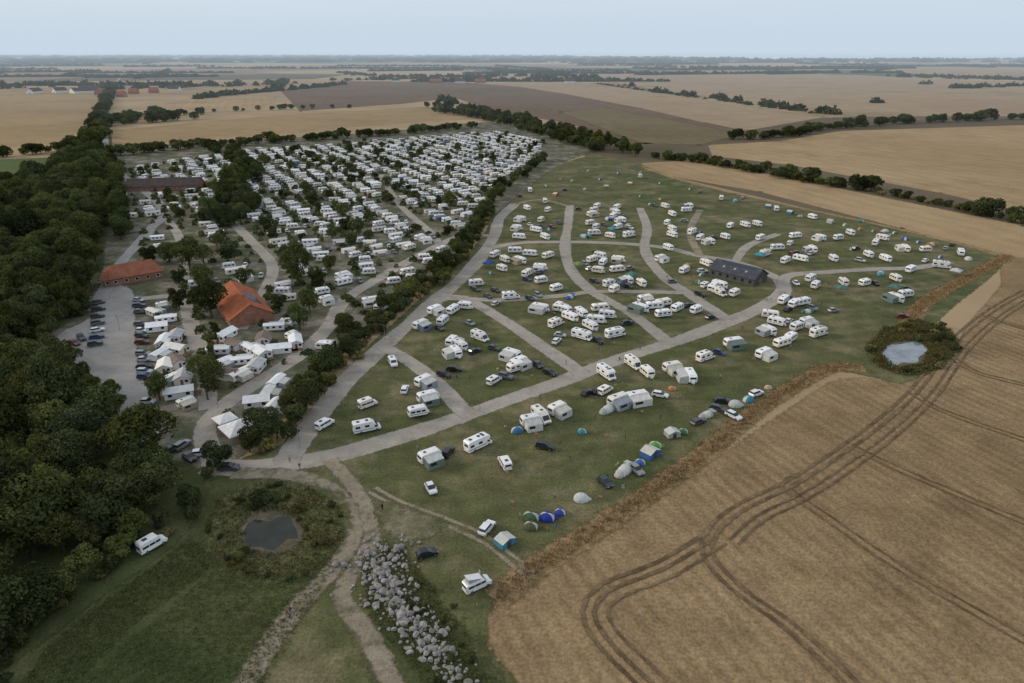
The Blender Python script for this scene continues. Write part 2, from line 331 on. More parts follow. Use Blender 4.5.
road([(232,474),(280,474),(318,483),(343,500),(355,520),(350,545),(332,570),(305,600),(280,630),(250,675),(225,720)],2.5,DIRT,1.7)
road([(330,460),(352,485),(367,510),(372,535),(362,560),(345,585),(345,605),(365,630),(400,700)],1.8,DIRT,1.8)
for o in(-.9,.9): ribbon('dirt_track',[(372,490),(400,505),(440,520),(485,540),(530,575)],.1,DIRT,.8,False,off=o)
PATCH=gmat('worn_ground_soil',(.16,.145,.09),(.20,.175,.115),(.09,.095,.04),.1,.5,2.5,.3,.3,patch=(.42,.58,.12),ragged=1.8)
area('worn_ground',[(376,502),(395,505),(415,512),(440,520),(445,530),(425,538),(398,538),(380,526)],PATCH,3,3)
road([(215,466),(205,430),(225,405),(262,380),(300,355),(330,325),(345,300),(385,275),(430,250),(462,236),(494,236)],4.8)
road([(132,300),(178,298),(193,330),(205,370),(208,410)],4.2)
road([(222,212),(250,240),(272,265),(265,290),(240,330)],4.4)
road([(160,210),(180,240),(185,298)],3.6)
road([(380,175),(400,205),(430,232),(440,246)],3.6)
road([(100,300),(122,262),(150,230),(160,205),(110,160),(106,120),(110,90),(120,78)],5,ASPH)
TRAM=gmat('tramline_soil',(.10,.068,.038),(.14,.095,.052),(.20,.14,.078),.1,.6,3,.3,.3,patch=(.42,.62,.2),ragged=1.3)
TR=[[(1100,255),(1024,292),(985,315),(950,345),(915,390),(870,430),(800,478),(740,508),(712,532),(708,556),(738,590),(790,627),(850,683),(900,740)],
[(712,535),(660,566),(605,588),(588,612),(602,642),(650,690),(700,740)],
[(800,476),(786,488),(830,520),(900,568),(1024,640),(1150,710)],
[(850,446),(900,470),(1024,522),(1150,570)],[(912,392),(940,410),(1024,440),(1150,485)],[(945,352),(975,372),(1024,385),(1150,420)],[(985,315),(1010,325),(1100,345)]]
for i,uv in enumerate(TR):
    w=.42 if i<2 else .12
    for o in(-.95,.95): ribbon('tramline',uv,w,TRAM,.36,False,off=o)
for o in(3.6,5.4): ribbon('tramline',TR[0][:9],.1,TRAM,.4,False,off=o)
ribbon('tramline',TR[1],.1,TRAM,.4,False,off=3.2)
def wmat(name,col,rough=.06,spec=.5):
    m,t=newmat(name); pos=t.n('ShaderNodeNewGeometry').outputs['Position']
    b=t.n('ShaderNodeBump'); b.inputs['Strength'].default_value=.15; b.inputs['Distance'].default_value=.1; t.t.links.new(t.noise(pos,1.2,3),b.inputs['Height'])
    rgb=t.n('ShaderNodeRGB'); rgb.outputs[0].default_value=(*col,1)
    t.out(t.pr(t.scalecol(rgb.outputs[0],t.mr(t.noise(pos,.25,4),.3,.7,.6,1.3)),rough,0,spec,b.outputs[0])); return m
W1=wmat('pond_water_dark',(.028,.033,.024),.12,.22); W2=wmat('pond_water_pale',(.19,.22,.24),.12); SEA=wmat('sea_surface',(.36,.45,.52),.3)
REEDG=gmat('reed_bank_growth',(.075,.09,.034),(.105,.11,.045),(.15,.13,.065),.06,.5,3,.35,.4,patch=(.5,.65,.15))
BANK=gmat('pond_bank_mud',(.10,.085,.055),(.14,.12,.08),(.07,.08,.035),.1,.6,3,ragged=1.6)
pond1=[(207,522),(220,498),(262,484),(312,488),(342,508),(344,540),(325,565),(290,584),(243,577),(212,554)]
pond2=[(866,347),(882,330),(918,320),(950,330),(958,350),(938,370),(905,376),(878,367)]
area('reed_bank',pond1,REEDG,5,3,jit=.8); area('pond_bank',[(238,526),(250,512),(277,509),(300,518),(308,535),(294,553),(266,559),(242,548)],BANK,3,1.5,jit=.6); area('pond_water',[(249,532),(256,521),(268,522),(282,517),(293,527),(297,539),(286,540),(275,549),(263,545),(255,546)],W1,.8,1.2,jit=.5)
area('reed_bank',pond2,REEDG,3,3,jit=.8); area('pond_bank',[(880,354),(892,343),(915,341),(928,350),(922,364),(898,368)],BANK,2,1.5,jit=.4); area('pond_water',[(884,358),(890,347),(903,346),(914,343),(925,348),(918,356),(915,363),(902,362),(893,366)],W2,.8,1.2,jit=.4)
Rg=np.random.default_rng(9); xs=np.linspace(-90000,90000,600)
def coast(x): return 12500-4600*np.clip((x-200)/2600,0,1)+2500*(x<-2000)
ys=coast(xs)+np.convolve(Rg.normal(size=602),np.ones(3)/3,'valid')*500
V=[(x,y,0) for x,y in zip(xs,ys)]+[(x,240000,0) for x in xs]; F=[[i,i+1,i+601,i+600] for i in range(599)]
put(rawmesh('sea',V,F,[SEA]),'sea',0,0,1.5)
# ---------------------------------------------------------------- vegetation
OCC=[]
def free(x,y,r):
    return all((x-a)**2+(y-b)**2>(r+c)**2 for a,b,c in OCC)
def tree(x,y,protos,s=1,name='broadleaf_tree'):
    k=s*R.uniform(.75,1.25); put(R.choice(protos),name,x,y,0,R.uniform(0,6.28),(k*R.uniform(.9,1.1),k*R.uniform(.9,1.1),k*R.uniform(.85,1.15)))
def fill(uv,sp_,protos,s,name,ymax=9e9,prob=1,rd=3):
    P=[G(*p) for p in uv]; xs=[p[0] for p in P]; ys=[p[1] for p in P]; y=min(ys); k=0
    while y<max(ys):
        x=min(xs)+(k%2)*sp_/2
        while x<max(xs):
            a=x+R.uniform(-.4,.4)*sp_; b=y+R.uniform(-.4,.4)*sp_
            if R.random()<prob and inpoly(a,b,P) and roadd(a,b)>rd: tree(a,b,protos,s*R.uniform(.85,1.15),name)
            x+=sp_
        y+=sp_*.87; k+=1
forest=[(-110,690),(-20,685),(8,652),(42,610),(95,568),(142,535),(176,508),(188,478),(160,466),(130,452),(108,425),(70,392),(34,352),(46,318),(88,292),(98,262),(104,215),(108,165),(100,140),(72,150),(55,185),(-110,215)]
fill(forest,7.6,TREES,.9,'broadleaf_tree')
def row(uv,sp_,protos,s,name,jit=1.5,prob=1,wid=0):
    C=catmull([G(*p) for p in uv],sp_)
    for x,y in C:
        if R.random()<prob:
            a=x+R.gauss(0,jit)+R.uniform(-wid,wid); b=y+R.gauss(0,jit)+R.uniform(-wid,wid)
            tree(a,b,protos,s,name)
row([(0,670),(42,622),(95,580),(140,548),(180,522),(203,482)],3.4,SHRUB,.9,'shrub',1.2)
row([(0,665),(42,616),(95,574),(140,542),(178,512)],8,SMALL,.9,'small_tree',1.2)
row([(135,440),(118,425),(104,398),(66,372),(46,345),(60,325),(90,308)],4,SMALL,1,'small_tree',1.2)
row([(262,448),(284,425),(308,392),(338,360),(372,328),(415,290),(450,262),(474,232),(490,208)],3.8,SMALL,.9,'small_tree',1.5,.95)
row([(266,452),(290,425),(314,394),(342,364),(378,330),(418,294),(452,266),(478,234),(492,210)],2.6,SHRUB,1.15,'shrub',1.3)
row([(300,405),(330,372),(365,340),(410,300),(445,270)],14,TREES,.6,'broadleaf_tree',2,.8)
row([(490,208),(500,192),(520,178),(545,160)],5,SMALL,1,'small_tree',2)
row([(430,108),(470,112),(520,124),(560,134),(600,146),(640,156)],7,TREES,.85,'broadleaf_tree',3,1,5)
row([(440,112),(500,122),(560,140),(600,152)],7,LOW,1,'broadleaf_tree',3,1,7)
row([(112,156),(170,150),(240,145),(320,140),(400,134),(470,128)],6,LOW,.9,'broadleaf_tree',3,.95,3)
row([(113,165),(116,190),(118,215),(126,240)],7,TREES,.8,'broadleaf_tree',2)
row([(225,205),(232,225),(240,180)],6,TREES,.9,'broadleaf_tree',4)
row([(212,150),(245,165),(250,185)],7,TREES,.8,'broadleaf_tree',5)
row([(300,190),(340,215),(360,245)],15,TREES,.55,'broadleaf_tree',4)
row([(290,150),(360,175),(420,200)],15,LOW,.6,'broadleaf_tree',4)
row([(654,158),(690,162),(730,168),(780,178),(840,188)],6,LOW,.75,'broadleaf_tree',2,.8)
row([(654,158),(700,163),(760,173),(860,190),(960,210),(1060,232)],3.5,SHRUB,1.4,'shrub',1.2,.85)
for u,v,s in [(668,160,1.1),(700,163,.9),(765,172,1),(790,178,.9),(812,182,1.1),(855,190,1.3),(870,190,1.2),(968,212,.8),(985,216,1.3),(992,215,1.1),(1012,220,.9),(725,168,.8)]:
    x,y=G(u,v); tree(x,y,LOW,s*.95)
row([(735,139),(780,137),(830,129),(860,126)],7,LOW,.95,'broadleaf_tree',4,1,4)
row([(860,127),(900,124),(960,121),(1040,119),(1100,118)],8,LOW,1.15,'broadleaf_tree',4,.85,5)
row([(100,128),(130,124),(190,120)],8,LOW,1.3,'broadleaf_tree',4,1,9)
row([(104,125),(140,118),(190,115)],8,LOW,1.3,'broadleaf_tree',4,1,9)
row([(-40,160),(20,156),(70,150)],6,LOW,1,'broadleaf_tree',3)
row([(98,140),(100,120),(106,105),(112,92)],9,LOW,1.2,'broadleaf_tree',3)
row([(195,113),(300,109),(350,108)],12,LOW,.8,'broadleaf_tree',4,.75)
for u,v in [(115,232),(128,226),(215,360),(218,345),(208,400),(112,225)]:
    x,y=G(u,v); tree(x,y,POPLAR,.75,'poplar')
for u,v,s in [(214,392,.75),(205,382,.8),(180,310,.7),(196,300,.7),(212,318,.8),(205,290,.8),(228,262,.7),(180,285,.6),(160,400,.5),(218,470,.6),(265,440,.7),(250,452,.6),(300,330,.6),(310,312,.7),(285,262,.7),(298,285,.8),(320,290,.6),(330,270,.6),(345,330,.6),(280,310,.5),(92,290,1),(80,300,1),(75,312,1),(170,262,.7),(190,268,.8),(205,268,.8),(150,262,.6)]:
    x,y=G(u,v); tree(x,y,TREES,s); OCC.append((x,y,3*s))
def clumps(name,items,nq,mat,seed,q=.22):
    rg=np.random.default_rng(seed); I=np.array(items); n=len(I)
    D_=rg.normal(size=(n,nq,3)); D_/=np.linalg.norm(D_,axis=2)[:,:,None]; D_[:,:,2]=np.abs(D_[:,:,2])*.95-.05
    rad=I[:,2][:,None,None]; hh=I[:,3][:,None]
    P=D_*rad*rg.uniform(.7,1.3,(n,nq,1)); P[:,:,2]=D_[:,:,2]*hh*rg.uniform(.6,1.2,(n,nq)); P[:,:,0]+=I[:,0][:,None]; P[:,:,1]+=I[:,1][:,None]; P[:,:,2]+=.1
    S=np.repeat(I[:,2]*q,nq)*rg.uniform(.6,1.4,n*nq)
    V,F=cards(P.reshape(-1,3),D_.reshape(-1,3)+rg.normal(size=(n*nq,3))*.5,S,rg)
    tint=np.repeat(rg.uniform(0,.6,n),nq)+rg.uniform(0,.4,n*nq)
    return put(rawmesh(name,V,F,[M[mat]],None,tint),name,0,0)
it=[]
def drow(uv,sp_,r,h,wid=0,prob=1):
    C=catmull([G(*p) for p in uv],sp_)
    for i in range(len(C)-1):
        L=np.linalg.norm(C[i+1]-C[i]); k=max(1,int(L/sp_))
        for j in range(k):
            if R.random()<prob:
                p=C[i]+(C[i+1]-C[i])*(j/k); f=R.uniform(.6,1.3); it.append((p[0]+R.gauss(0,1+wid),p[1]+R.gauss(0,1+wid),r*f,h*f))
drow([(195,99),(240,94),(300,89),(345,84)],10,8,8,5)
drow([(110,90),(150,88),(200,87),(280,84)],12,10,11,30)
drow([(0,89),(50,86),(105,84)],14,9,11,25,.8)
drow([(440,100),(455,104),(440,100)],10,7,9)
drow([(340,81),(400,79),(470,80),(560,79),(600,78)],14,11,10,18,.9)
drow([(450,78),(520,76),(590,77)],16,11,11,30,.95)
for u,v in [(628,86),(655,92),(662,93),(682,95),(690,96),(716,98),(722,99),(738,101),(765,105),(772,106),(780,107),(796,110),(822,113),(832,114),(875,103),(955,88),(965,88),(975,88),(985,87),(1000,87),(1010,86),(1020,86),(925,84),(605,80)]:
    for k in range(5):
        x,y=G(u+R.uniform(-5,5),v+R.uniform(-.4,.4)); it.append((x,y,R.uniform(4,9),R.uniform(5,11)))
drow([(600,84),(640,90),(700,98),(760,106),(830,115)],11,5,4,2,.6)
drow([(1024,80),(960,79),(880,76)],16,10,11,20,.8)
for k in range(180):
    y0=R.uniform(1900,11500)
    x0=R.uniform(-.85,.85)*y0; L=R.uniform(150,1100); a=R.choice([.35,.35+1.57,-.1,.1])+R.gauss(0,.08); wdt=R.choice([3,5,8,60])
    r=R.uniform(8,13); n=int(L/(r*1.0))
    if 200<x0<1400 and y0<2600: continue
    for j in range(n):
        d=(j/n-.5)*L; x=x0+math.cos(a)*d; y=y0+math.sin(a)*d
        if y<1750 or y>coast(x)-500 or R.random()<.1: continue
        it.append((x+R.gauss(0,wdt*.4),y+R.gauss(0,wdt*.4),r*R.uniform(.7,1.4),r*R.uniform(.5,1.1)))
for k in range(1800):
    y=R.uniform(5500,11800); x=R.uniform(-.85,.85)*y
    if y<coast(x)-500: it.append((x,y,R.uniform(20,60),R.uniform(8,15)))
clumps('distant_trees',it,44,'leafd',3)
def tufts(name,pts,mat,h,seed,wk=1):
    rg=np.random.default_rng(seed); P=np.array(pts); n=len(P)
    nb=3; a=rg.uniform(0,6.28,(n,nb)); hh=rg.uniform(.4,1.2,(n,nb))*h; w=rg.uniform(.06,.16,(n,nb))*wk; lean=rg.normal(size=(n,nb,2))*.25*h
    bx=P[:,0][:,None]+rg.normal(size=(n,nb))*.2; by=P[:,1][:,None]+rg.normal(size=(n,nb))*.2; ca,sa=np.cos(a)*w,np.sin(a)*w; z0=np.zeros_like(bx)+.05
    q=np.stack([np.stack([bx-ca,by-sa,z0],-1),np.stack([bx+ca,by+sa,z0],-1),np.stack([bx+ca*.7+lean[...,0],by+sa*.7+lean[...,1],hh],-1),np.stack([bx-ca*.7+lean[...,0],by-sa*.7+lean[...,1],hh*.85],-1)],2).reshape(-1,3)
    return put(rawmesh(name,q,np.arange(len(q)).reshape(-1,4),[M[mat]],None,rg.uniform(0,1,n*nb)),name,0,0,.1)
pts=[]
for uv in margins:
    C=catmull([G(*p) for p in uv],1)
    for x,y in C:
        if R.random()<.9:
            for k in range(20): pts.append((x+R.gauss(0,1.4),y+R.gauss(0,1.4)))
tufts('dry_grass',pts,'dry',.5,1)
def scat(uv,n,hole):
    P=[G(*p) for p in uv]; Hh=[G(*p) for p in hole]; o=[]; xs=[p[0] for p in P]; ys=[p[1] for p in P]
    while len(o)<n:
        x=R.uniform(min(xs),max(xs)); y=R.uniform(min(ys),max(ys))
        if inpoly(x,y,P) and not inpoly(x,y,Hh): o.append((x,y))
    return o
h1=[(242,528),(252,515),(275,512),(297,520),(303,535),(292,550),(268,556),(246,546)]
h2=[(880,354),(892,343),(915,341),(928,350),(922,364),(898,368)]
tufts('reeds',scat(pond1,700,h1)+scat(pond2,4200,h2),'reed',.7,2)
for x,y in scat(pond2,26,h2): tree(x,y,SHRUB,.7,'shrub')
for x,y in scat(pond1,40,h1): tree(x,y,SHRUB[:2],.34,'shrub')
for u,v in [(262,500),(268,503),(258,506),(300,510),(238,560),(320,545)]:
    x,y=G(u,v); tree(x,y,SHRUB,.8,'shrub')
nh=[(0,0),(1,0),(1,1)]
tufts('tall_grass',scat([(360,560),(400,545),(470,640),(500,700),(440,700),(370,620)],3600,nh)+scat([(20,690),(50,645),(120,590),(190,540),(225,560),(140,620),(60,700)],3000,nh)+scat([(225,560),(340,560),(260,690),(60,700)],3000,nh)+scat(pond1,3500,h1),'blade',.25,3,1.1)
import bmesh
bm=bmesh.new(); bmesh.ops.create_icosphere(bm,subdivisions=2,radius=1); IV=np.array([v.co[:] for v in bm.verts]); IF=np.array([[v.index for v in f.verts] for f in bm.faces]); bm.free()
rg=np.random.default_rng(4); V=[];F=[];o=0
C=catmull([G(*p) for p in [(388,548),(376,566),(382,585),(396,603),(410,622),(428,645),(450,672),(462,692)]],.3)
for k in range(700):
    i=min(int(rg.beta(1,1.5)*len(C)),len(C)-1); sd=5.8*(1-.7*i/len(C)); x=C[i][0]+rg.normal()*sd*.55; y=C[i][1]+rg.normal()*sd*.42; r=float(np.clip(rg.lognormal(-1.05,.45),.14,.85))
    d=IV.copy()
    for q in range(5):
        nn=rg.normal(size=3); nn/=np.linalg.norm(nn); hcut=rg.uniform(.45,.8); dt=d@nn; d-=np.outer(np.maximum(dt-hcut,0),nn)
    d=d*np.array([1,rg.uniform(.65,1),rg.uniform(.5,.85)])*r; a=rg.uniform(0,6.28); ca,sa=math.cos(a),math.sin(a)
    V.append(np.stack([d[:,0]*ca-d[:,1]*sa+x,d[:,0]*sa+d[:,1]*ca+y,d[:,2]+r*.3+.1+(.3 if rg.random()<.2 else 0)],1)); F.append(IF+o); o+=len(IV)
put(rawmesh('boulder_pile',np.vstack(V),np.vstack(F),[M['rock']]),'boulder_pile',0,0)
for x,y in scat([(385,540),(440,560),(480,690),(440,690),(370,600)],20,nh): tree(x,y,SHRUB,.35,'shrub')
# ---------------------------------------------------------------- vehicles
def wheels(b,xs,w,r=.32):
    for x in xs:
        for y in(-w/2,w/2): b.cyl(x,y,r,r,.2,'tyre'); b.cyl(x,y+(.1 if y>0 else -.1),r,r*.55,.02,'metal')
def caravan(awn=None,st='stripe',L=5.6):
    b=MB(); h=L/2; W=1.15
    b.prism([(-h,.5),(h-.2,.5),(h,1.15),(h-.18,2.15),(h-.6,2.52),(-h+.5,2.58),(-h+.1,2.3),(-h-.05,1.2)],[(-W,.95),(-W+.1,1),(W-.1,1),(W,.95)],'gel')
    b.box(-h+.55,h-.75,-W+.16,W-.16,2.57,2.61,'roofw')
    for x in(-1.5,.6): b.box(x,x+.55,-.3,.3,2.612,2.70,'plastic' if x<0 else 'white')
    b.box(1.6,1.9,.3,.6,2.612,2.72,'white')
    for s in(-1,1):
        y=s*(W+.006)
        for x0,x1 in((-h+.5,-h+1.6),(-.6,.5),(h-1.7,h-.7)): b.box(x0,x1,y-.004,y+.004,1.45,2.0,'glass')
        b.box(-h+.3,h-.4,y-.003,y+.003,.95,1.15,st)
    b.box(h-.17,h-.06,-.85,.85,1.45,2.0,'glass'); b.box(-h-.06,-h+.03,-.8,.8,1.5,2.05,'glass')
    b.box(-h-.09,-h+.03,-.95,-.75,.7,.9,'red'); b.box(-h-.09,-h+.03,.75,.95,.7,.9,'red')
    b.post((h-.3,.6,.45),(h+1.15,0,.42),.05,'metal'); b.post((h-.3,-.6,.45),(h+1.15,0,.42),.05,'metal'); b.box(h,h+.45,-.4,.4,.45,.95,'gel'); b.post((h+1.0,0,0),(h+1.0,0,.6),.04,'metal')
    wheels(b,(-.3,),2.1)
    if awn:
        l=L*.42 if awn!='long' else L*.5; d=2.4; w=-W-.02
        vs=[(-l,w,2.35),(l*.8,w,2.35),(l*.8,w-d,1.85),(-l,w-d,1.85),(-l,w,0),(l*.8,w,0),(l*.8,w-d-.15,0),(-l,w-d-.15,0)]
        b.add(vs,[[0,1,2,3]],'canvas2' if awn=='y' else 'canvas'); b.add(vs,[[3,2,6,7],[0,3,7,4],[2,1,5,6]],'canvas')
        b.quad([(-l*.8,w-d-.09,.9),(-l*.1,w-d-.09,.9),(-l*.1,w-d-.03,1.6),(-l*.8,w-d-.03,1.6)],'glass')
    return b.mesh('caravan_mesh')
CARA=[caravan(None),caravan(None,'stripe2',4.9),caravan(None,'gel',6.2)]
CARAW=[caravan('y'),caravan('long','stripe2',6.2),caravan('y','gel',5.2)]
def motorhome(L=6.9,alc=True):
    b=MB(); h=L/2; W=1.12
    if alc: p=[(-h,.4),(h,.4),(h+.05,.85),(h-.5,1.05),(h-1.05,1.85),(h-.55,2.1),(h-.65,2.65),(h-1.4,2.95),(-h+.2,2.95),(-h,2.7)]
    else: p=[(-h,.4),(h,.4),(h+.05,.85),(h-.5,1.1),(h-1.3,2.1),(h-2.2,2.75),(-h+.2,2.8),(-h,2.6)]
    b.prism(p,[(-W,.97),(-W+.08,1),(W-.08,1),(W,.97)],'gel')
    top=2.95 if alc else 2.78
    b.box(-h+.4,h-2.4,-W+.2,W-.2,top-.01,top+.02,'roofw')
    for x in(-h+.9,-.2): b.box(x,x+.7,-.35,.35,top+.022,top+.12,'plastic')
    b.box(.9,1.6,-.7,.7,top+.022,top+.06,'solar') if alc else None
    if alc: b.quad([(h-.48,-.85,1.1),(h-.48,.85,1.1),(h-1.0,.8,1.83),(h-1.0,-.8,1.83)],'glass')
    else: b.quad([(h-.46,-.9,1.14),(h-.46,.9,1.14),(h-1.24,.85,2.1),(h-1.24,-.85,2.1)],'glass')
    for s in(-1,1):
        y=s*(W+.006); b.box(h-1.5,h-.85,y-.004,y+.004,1.15,1.7,'glass')
        for x0,x1 in((-h+.4,-h+1.5),(-.6,.5)): b.box(x0,x1,y-.004,y+.004,1.5,2.1,'glass')
        b.box(-h+.1,h-1.6,y-.003,y+.003,.85,1.05,'stripe')
        b.box(h-.9,h-.8,y,y+s*.2,1.2,1.45,'plastic')
    b.box(-h-.03,-h+.02,-.6,.6,1.6,2.2,'glass'); b.box(-h-.04,-h+.02,.8,1,.7,1,'red'); b.box(-h-.04,-h+.02,-1,-.8,.7,1,'red')
    b.box(h-.02,h+.08,.65,.95,.65,.85,'lamp'); b.box(h-.02,h+.08,-.95,-.65,.65,.85,'lamp'); b.box(h-.02,h+.07,-.5,.5,.55,.75,'plastic')
    wheels(b,(h-1.0,-h+1.7),2.05,.35); return b.mesh('motorhome_mesh')
MOTO=[motorhome(),motorhome(6.5,False)]
def van(pop=False,mat='gel',high=False):
    b=MB(); W=.97; T=2.5 if high else 2.0
    b.prism([(-2.5,.35),(2.5,.35),(2.55,.8),(2.35,1.05),(1.6,1.25),(.95,T-.05),(.6,T),(-2.3,T),(-2.48,T-.2)],[(-W,.94),(-W+.14,1),(W-.14,1),(W,.94)],mat)
    b.quad([(1.62,-.8,1.28),(1.62,.8,1.28),(1.04,.72,T-.12),(1.04,-.72,T-.12)],'glass')
    for s in(-1,1):
        y=s*(W+.004)
        for x0,x1 in((.35,1.2),(-.85,.25),(-2.15,-.95)): b.box(x0,x1,y-.004,y+.004,1.25,1.7,'glass')
    b.box(-2.53,-2.46,-.7,.7,1.25,1.7,'glass'); b.box(-2.53,-2.46,.75,.9,.8,1.2,'red'); b.box(-2.53,-2.46,-.9,-.75,.8,1.2,'red')
    b.box(2.5,2.58,.5,.85,.7,.9,'lamp'); b.box(2.5,2.58,-.85,-.5,.7,.9,'lamp')
    if pop:
        b.prism([(-1.9,2.005),(.5,2.005),(.5,2.15),(-1.9,3.0)],[(-.62,1),(.62,1)],'grey'); b.prism([(-2.0,3.0),(.6,2.16),(.62,2.24),(-2.0,3.1)],[(-.75,1),(.75,1)],mat)
    else: b.box(-1.5,-.7,-.35,.35,T,T+.08,'plastic')
    wheels(b,(1.6,-1.5),1.8,.33); return b.mesh('van_mesh')
VAN=[van(),van(True),van(False,'paint'),van(False,'gel',True)]
def car(kind):
    b=MB(); W=.87
    if kind=='wagon': low=[(-2.2,.3),(2.15,.3),(2.2,.6),(2.0,.8),(.95,.95),(-2.1,1.0),(-2.25,.7)]; gh=[(-2.05,.97),(-1.7,1.42),(.2,1.46),(1.05,.95)]; rf=(-1.75,.25)
    elif kind=='hatch': low=[(-1.9,.3),(1.9,.3),(1.95,.6),(1.8,.8),(.95,.95),(-1.8,1.0),(-1.95,.7)]; gh=[(-1.8,.97),(-1.3,1.44),(.1,1.48),(1.0,.95)]; rf=(-1.35,.15)
    else: low=[(-2.2,.4),(2.15,.4),(2.2,.8),(2.0,1.0),(1.0,1.12),(-2.1,1.15),(-2.25,.8)]; gh=[(-2.1,1.12),(-1.85,1.68),(.2,1.72),(1.05,1.1)]; rf=(-1.9,.25)
    zt=gh[1][1]
    b.prism(low,[(-W,.96),(-W+.1,1),(W-.1,1),(W,.96)],'paint'); b.prism(gh,[(-W+.14,.93),(-W+.2,1),(W-.2,1),(W-.14,.93)],'glass')
    b.prism([(rf[0],zt-.02),(rf[1],zt+.02),(rf[1]-.1,zt+.06),(rf[0]+.1,zt+.04)],[(-W+.2,1),(W-.2,1)],'paint')
    for s in(-1,1):
        for x in(-.5,): b.box(x,x+.08,s*(W-.17)-.012,s*(W-.17)+.012,1.0,zt,'paint')
        b.box(.75,.95,s*W-.02,s*(W+.12),.98,1.1,'paint'); x0=low[0][0]
        b.box(x0-.06,x0+.06,s*.70-.1,s*.70+.1,.7,.82,'red'); b.box(low[1][0]-.02,low[1][0]+.04,s*.62-.15,s*.62+.15,.58,.72,'lamp')
    wheels(b,(1.35,-1.35),1.62,.33 if kind!='suv' else .37); return b.mesh('car_mesh')
CARS=[car('wagon'),car('hatch'),car('suv')]
CC=[(.02,.02,.022),(.03,.035,.05),(.06,.06,.065),(.22,.23,.24),(.45,.46,.47),(.7,.7,.7),(.02,.05,.14),(.14,.02,.015),(.04,.06,.05),(.12,.13,.14),(.7,.7,.7),(.02,.02,.022),(.3,.31,.32)]
def domet(a=1.6,b_=1.4,h=1.35,vest=True):
    b=MB(); n=16;k=5
    vs=[(a*math.cos(2*math.pi*i/n)*math.cos(j*math.pi/2/k)**.8,b_*math.sin(2*math.pi*i/n)*math.cos(j*math.pi/2/k)**.8,h*math.sin(j*math.pi/2/k)**.9) for j in range(k) for i in range(n)]+[(0,0,h)]
    for par,mt in((0,'canvas'),(1,'canvas2')):
        b.add(vs,[[j*n+i,j*n+(i+1)%n,(j+1)*n+(i+1)%n,(j+1)*n+i] for j in range(k-1) for i in range(n) if (i//2)%4//3==par]+[[(k-1)*n+i,(k-1)*n+(i+1)%n,n*k] for i in range(n) if (i//2)%4//3==par],mt)
    if vest: b.add([(a*.4,-.7,h*.8),(a*.4,.7,h*.8),(a+.9,0,0),(a*.6,-1.1,0),(a*.6,1.1,0)],[[0,2,3],[1,4,2],[0,1,2]],'canvas'); 
    return b.mesh('dome_tent_mesh')
def tunnel():
    b=MB(); xs=[(-2.5,.25),(-2.1,.8),(-1.95,.86),(-1.2,.9),(-1.0,1.08),(.1,1.0),(.3,1.2),(1.4,1.12),(1.6,1.25),(2.4,1.15)]; n=9
    vs=[(x,r*1.2*math.cos(math.pi*i/(n-1)),r*1.4*math.sin(math.pi*i/(n-1))**.85) for x,r in xs for i in range(n)]
    for s,mt in(((0,1,2,3,7,8),'canvas'),((4,5,6),'canvas2')): b.add(vs,[[j*n+i,j*n+i+1,(j+1)*n+i+1,(j+1)*n+i] for j in s for i in range(n-1)],mt)
    e=len(xs)-1
    b.add([vs[i] for i in range(e*n,e*n+n)],[list(range(n))],'canvas'); b.add([(x+.01,y*.55,z*.75) for x,y,z in vs[e*n:e*n+n]],[list(range(n))],'plastic'); b.add(vs[:n],[list(range(n))[::-1]],'canvas')
    b.add([(2.42,-1.3,1.5),(2.42,1.3,1.5),(4.0,1.2,1.35),(4.0,-1.2,1.35)],[[0,1,2,3]],'canvas')
    for s in(-1,1): b.post((4.0,s*1.2,0),(4.0,s*1.2,1.4),.02,'white',3)
    return b.mesh('tunnel_tent_mesh')
def ridge():
    b=MB(); b.prism([(-2,0),(2,0),(1.9,1.5),(0,2.2),(-1.9,1.5)],[(-1.5,1),(1.5,1)],'canvas'); b.add([(-2.05,-1.6,1.45),(2.05,-1.6,1.45),(0,-1.6,2.25),(-2.05,1.6,1.45),(2.05,1.6,1.45),(0,1.6,2.25)],[[0,2,5,3],[2,1,4,5]],'canvas2')
    b.quad([(-.6,-1.51,0),(.6,-1.51,0),(.6,-1.51,1.5),(-.6,-1.51,1.5)],'plastic'); return b.mesh('family_tent_mesh')
def pavilion(s=2,hh=2.2,top=3.2):
    b=MB()
    for x in(-s,s):
        for y in(-s,s): b.post((x*.95,y*.95,0),(x*.95,y*.95,hh),.05,'metal')
    b.add([(-s,-s,hh),(s,-s,hh),(s,s,hh),(-s,s,hh),(0,0,top)],[[0,1,4],[1,2,4],[2,3,4],[3,0,4]],'canvas'); b.add([(-s,-s,hh),(s,-s,hh),(s,-s,hh-.3),(-s,-s,hh-.3),(s,s,hh),(s,s,hh-.3),(-s,s,hh),(-s,s,hh-.3)],[[0,3,2,1],[1,2,5,4],[4,5,7,6],[6,7,3,0]],'canvas')
    return b.mesh('pavilion_mesh')
DOME=[domet(),domet(1.3,1.2,1.2,False),domet(1.8,1.6,1.5)]; TUN=tunnel(); RID=ridge(); PAV=pavilion()
TC=[(.04,.15,.30),(.03,.07,.26),(.06,.16,.06),(.28,.29,.28),(.07,.16,.13),(.38,.14,.05),(.15,.17,.19),(.06,.24,.30),(.17,.20,.08),(.45,.45,.43),(.10,.26,.10),(.04,.10,.30)]
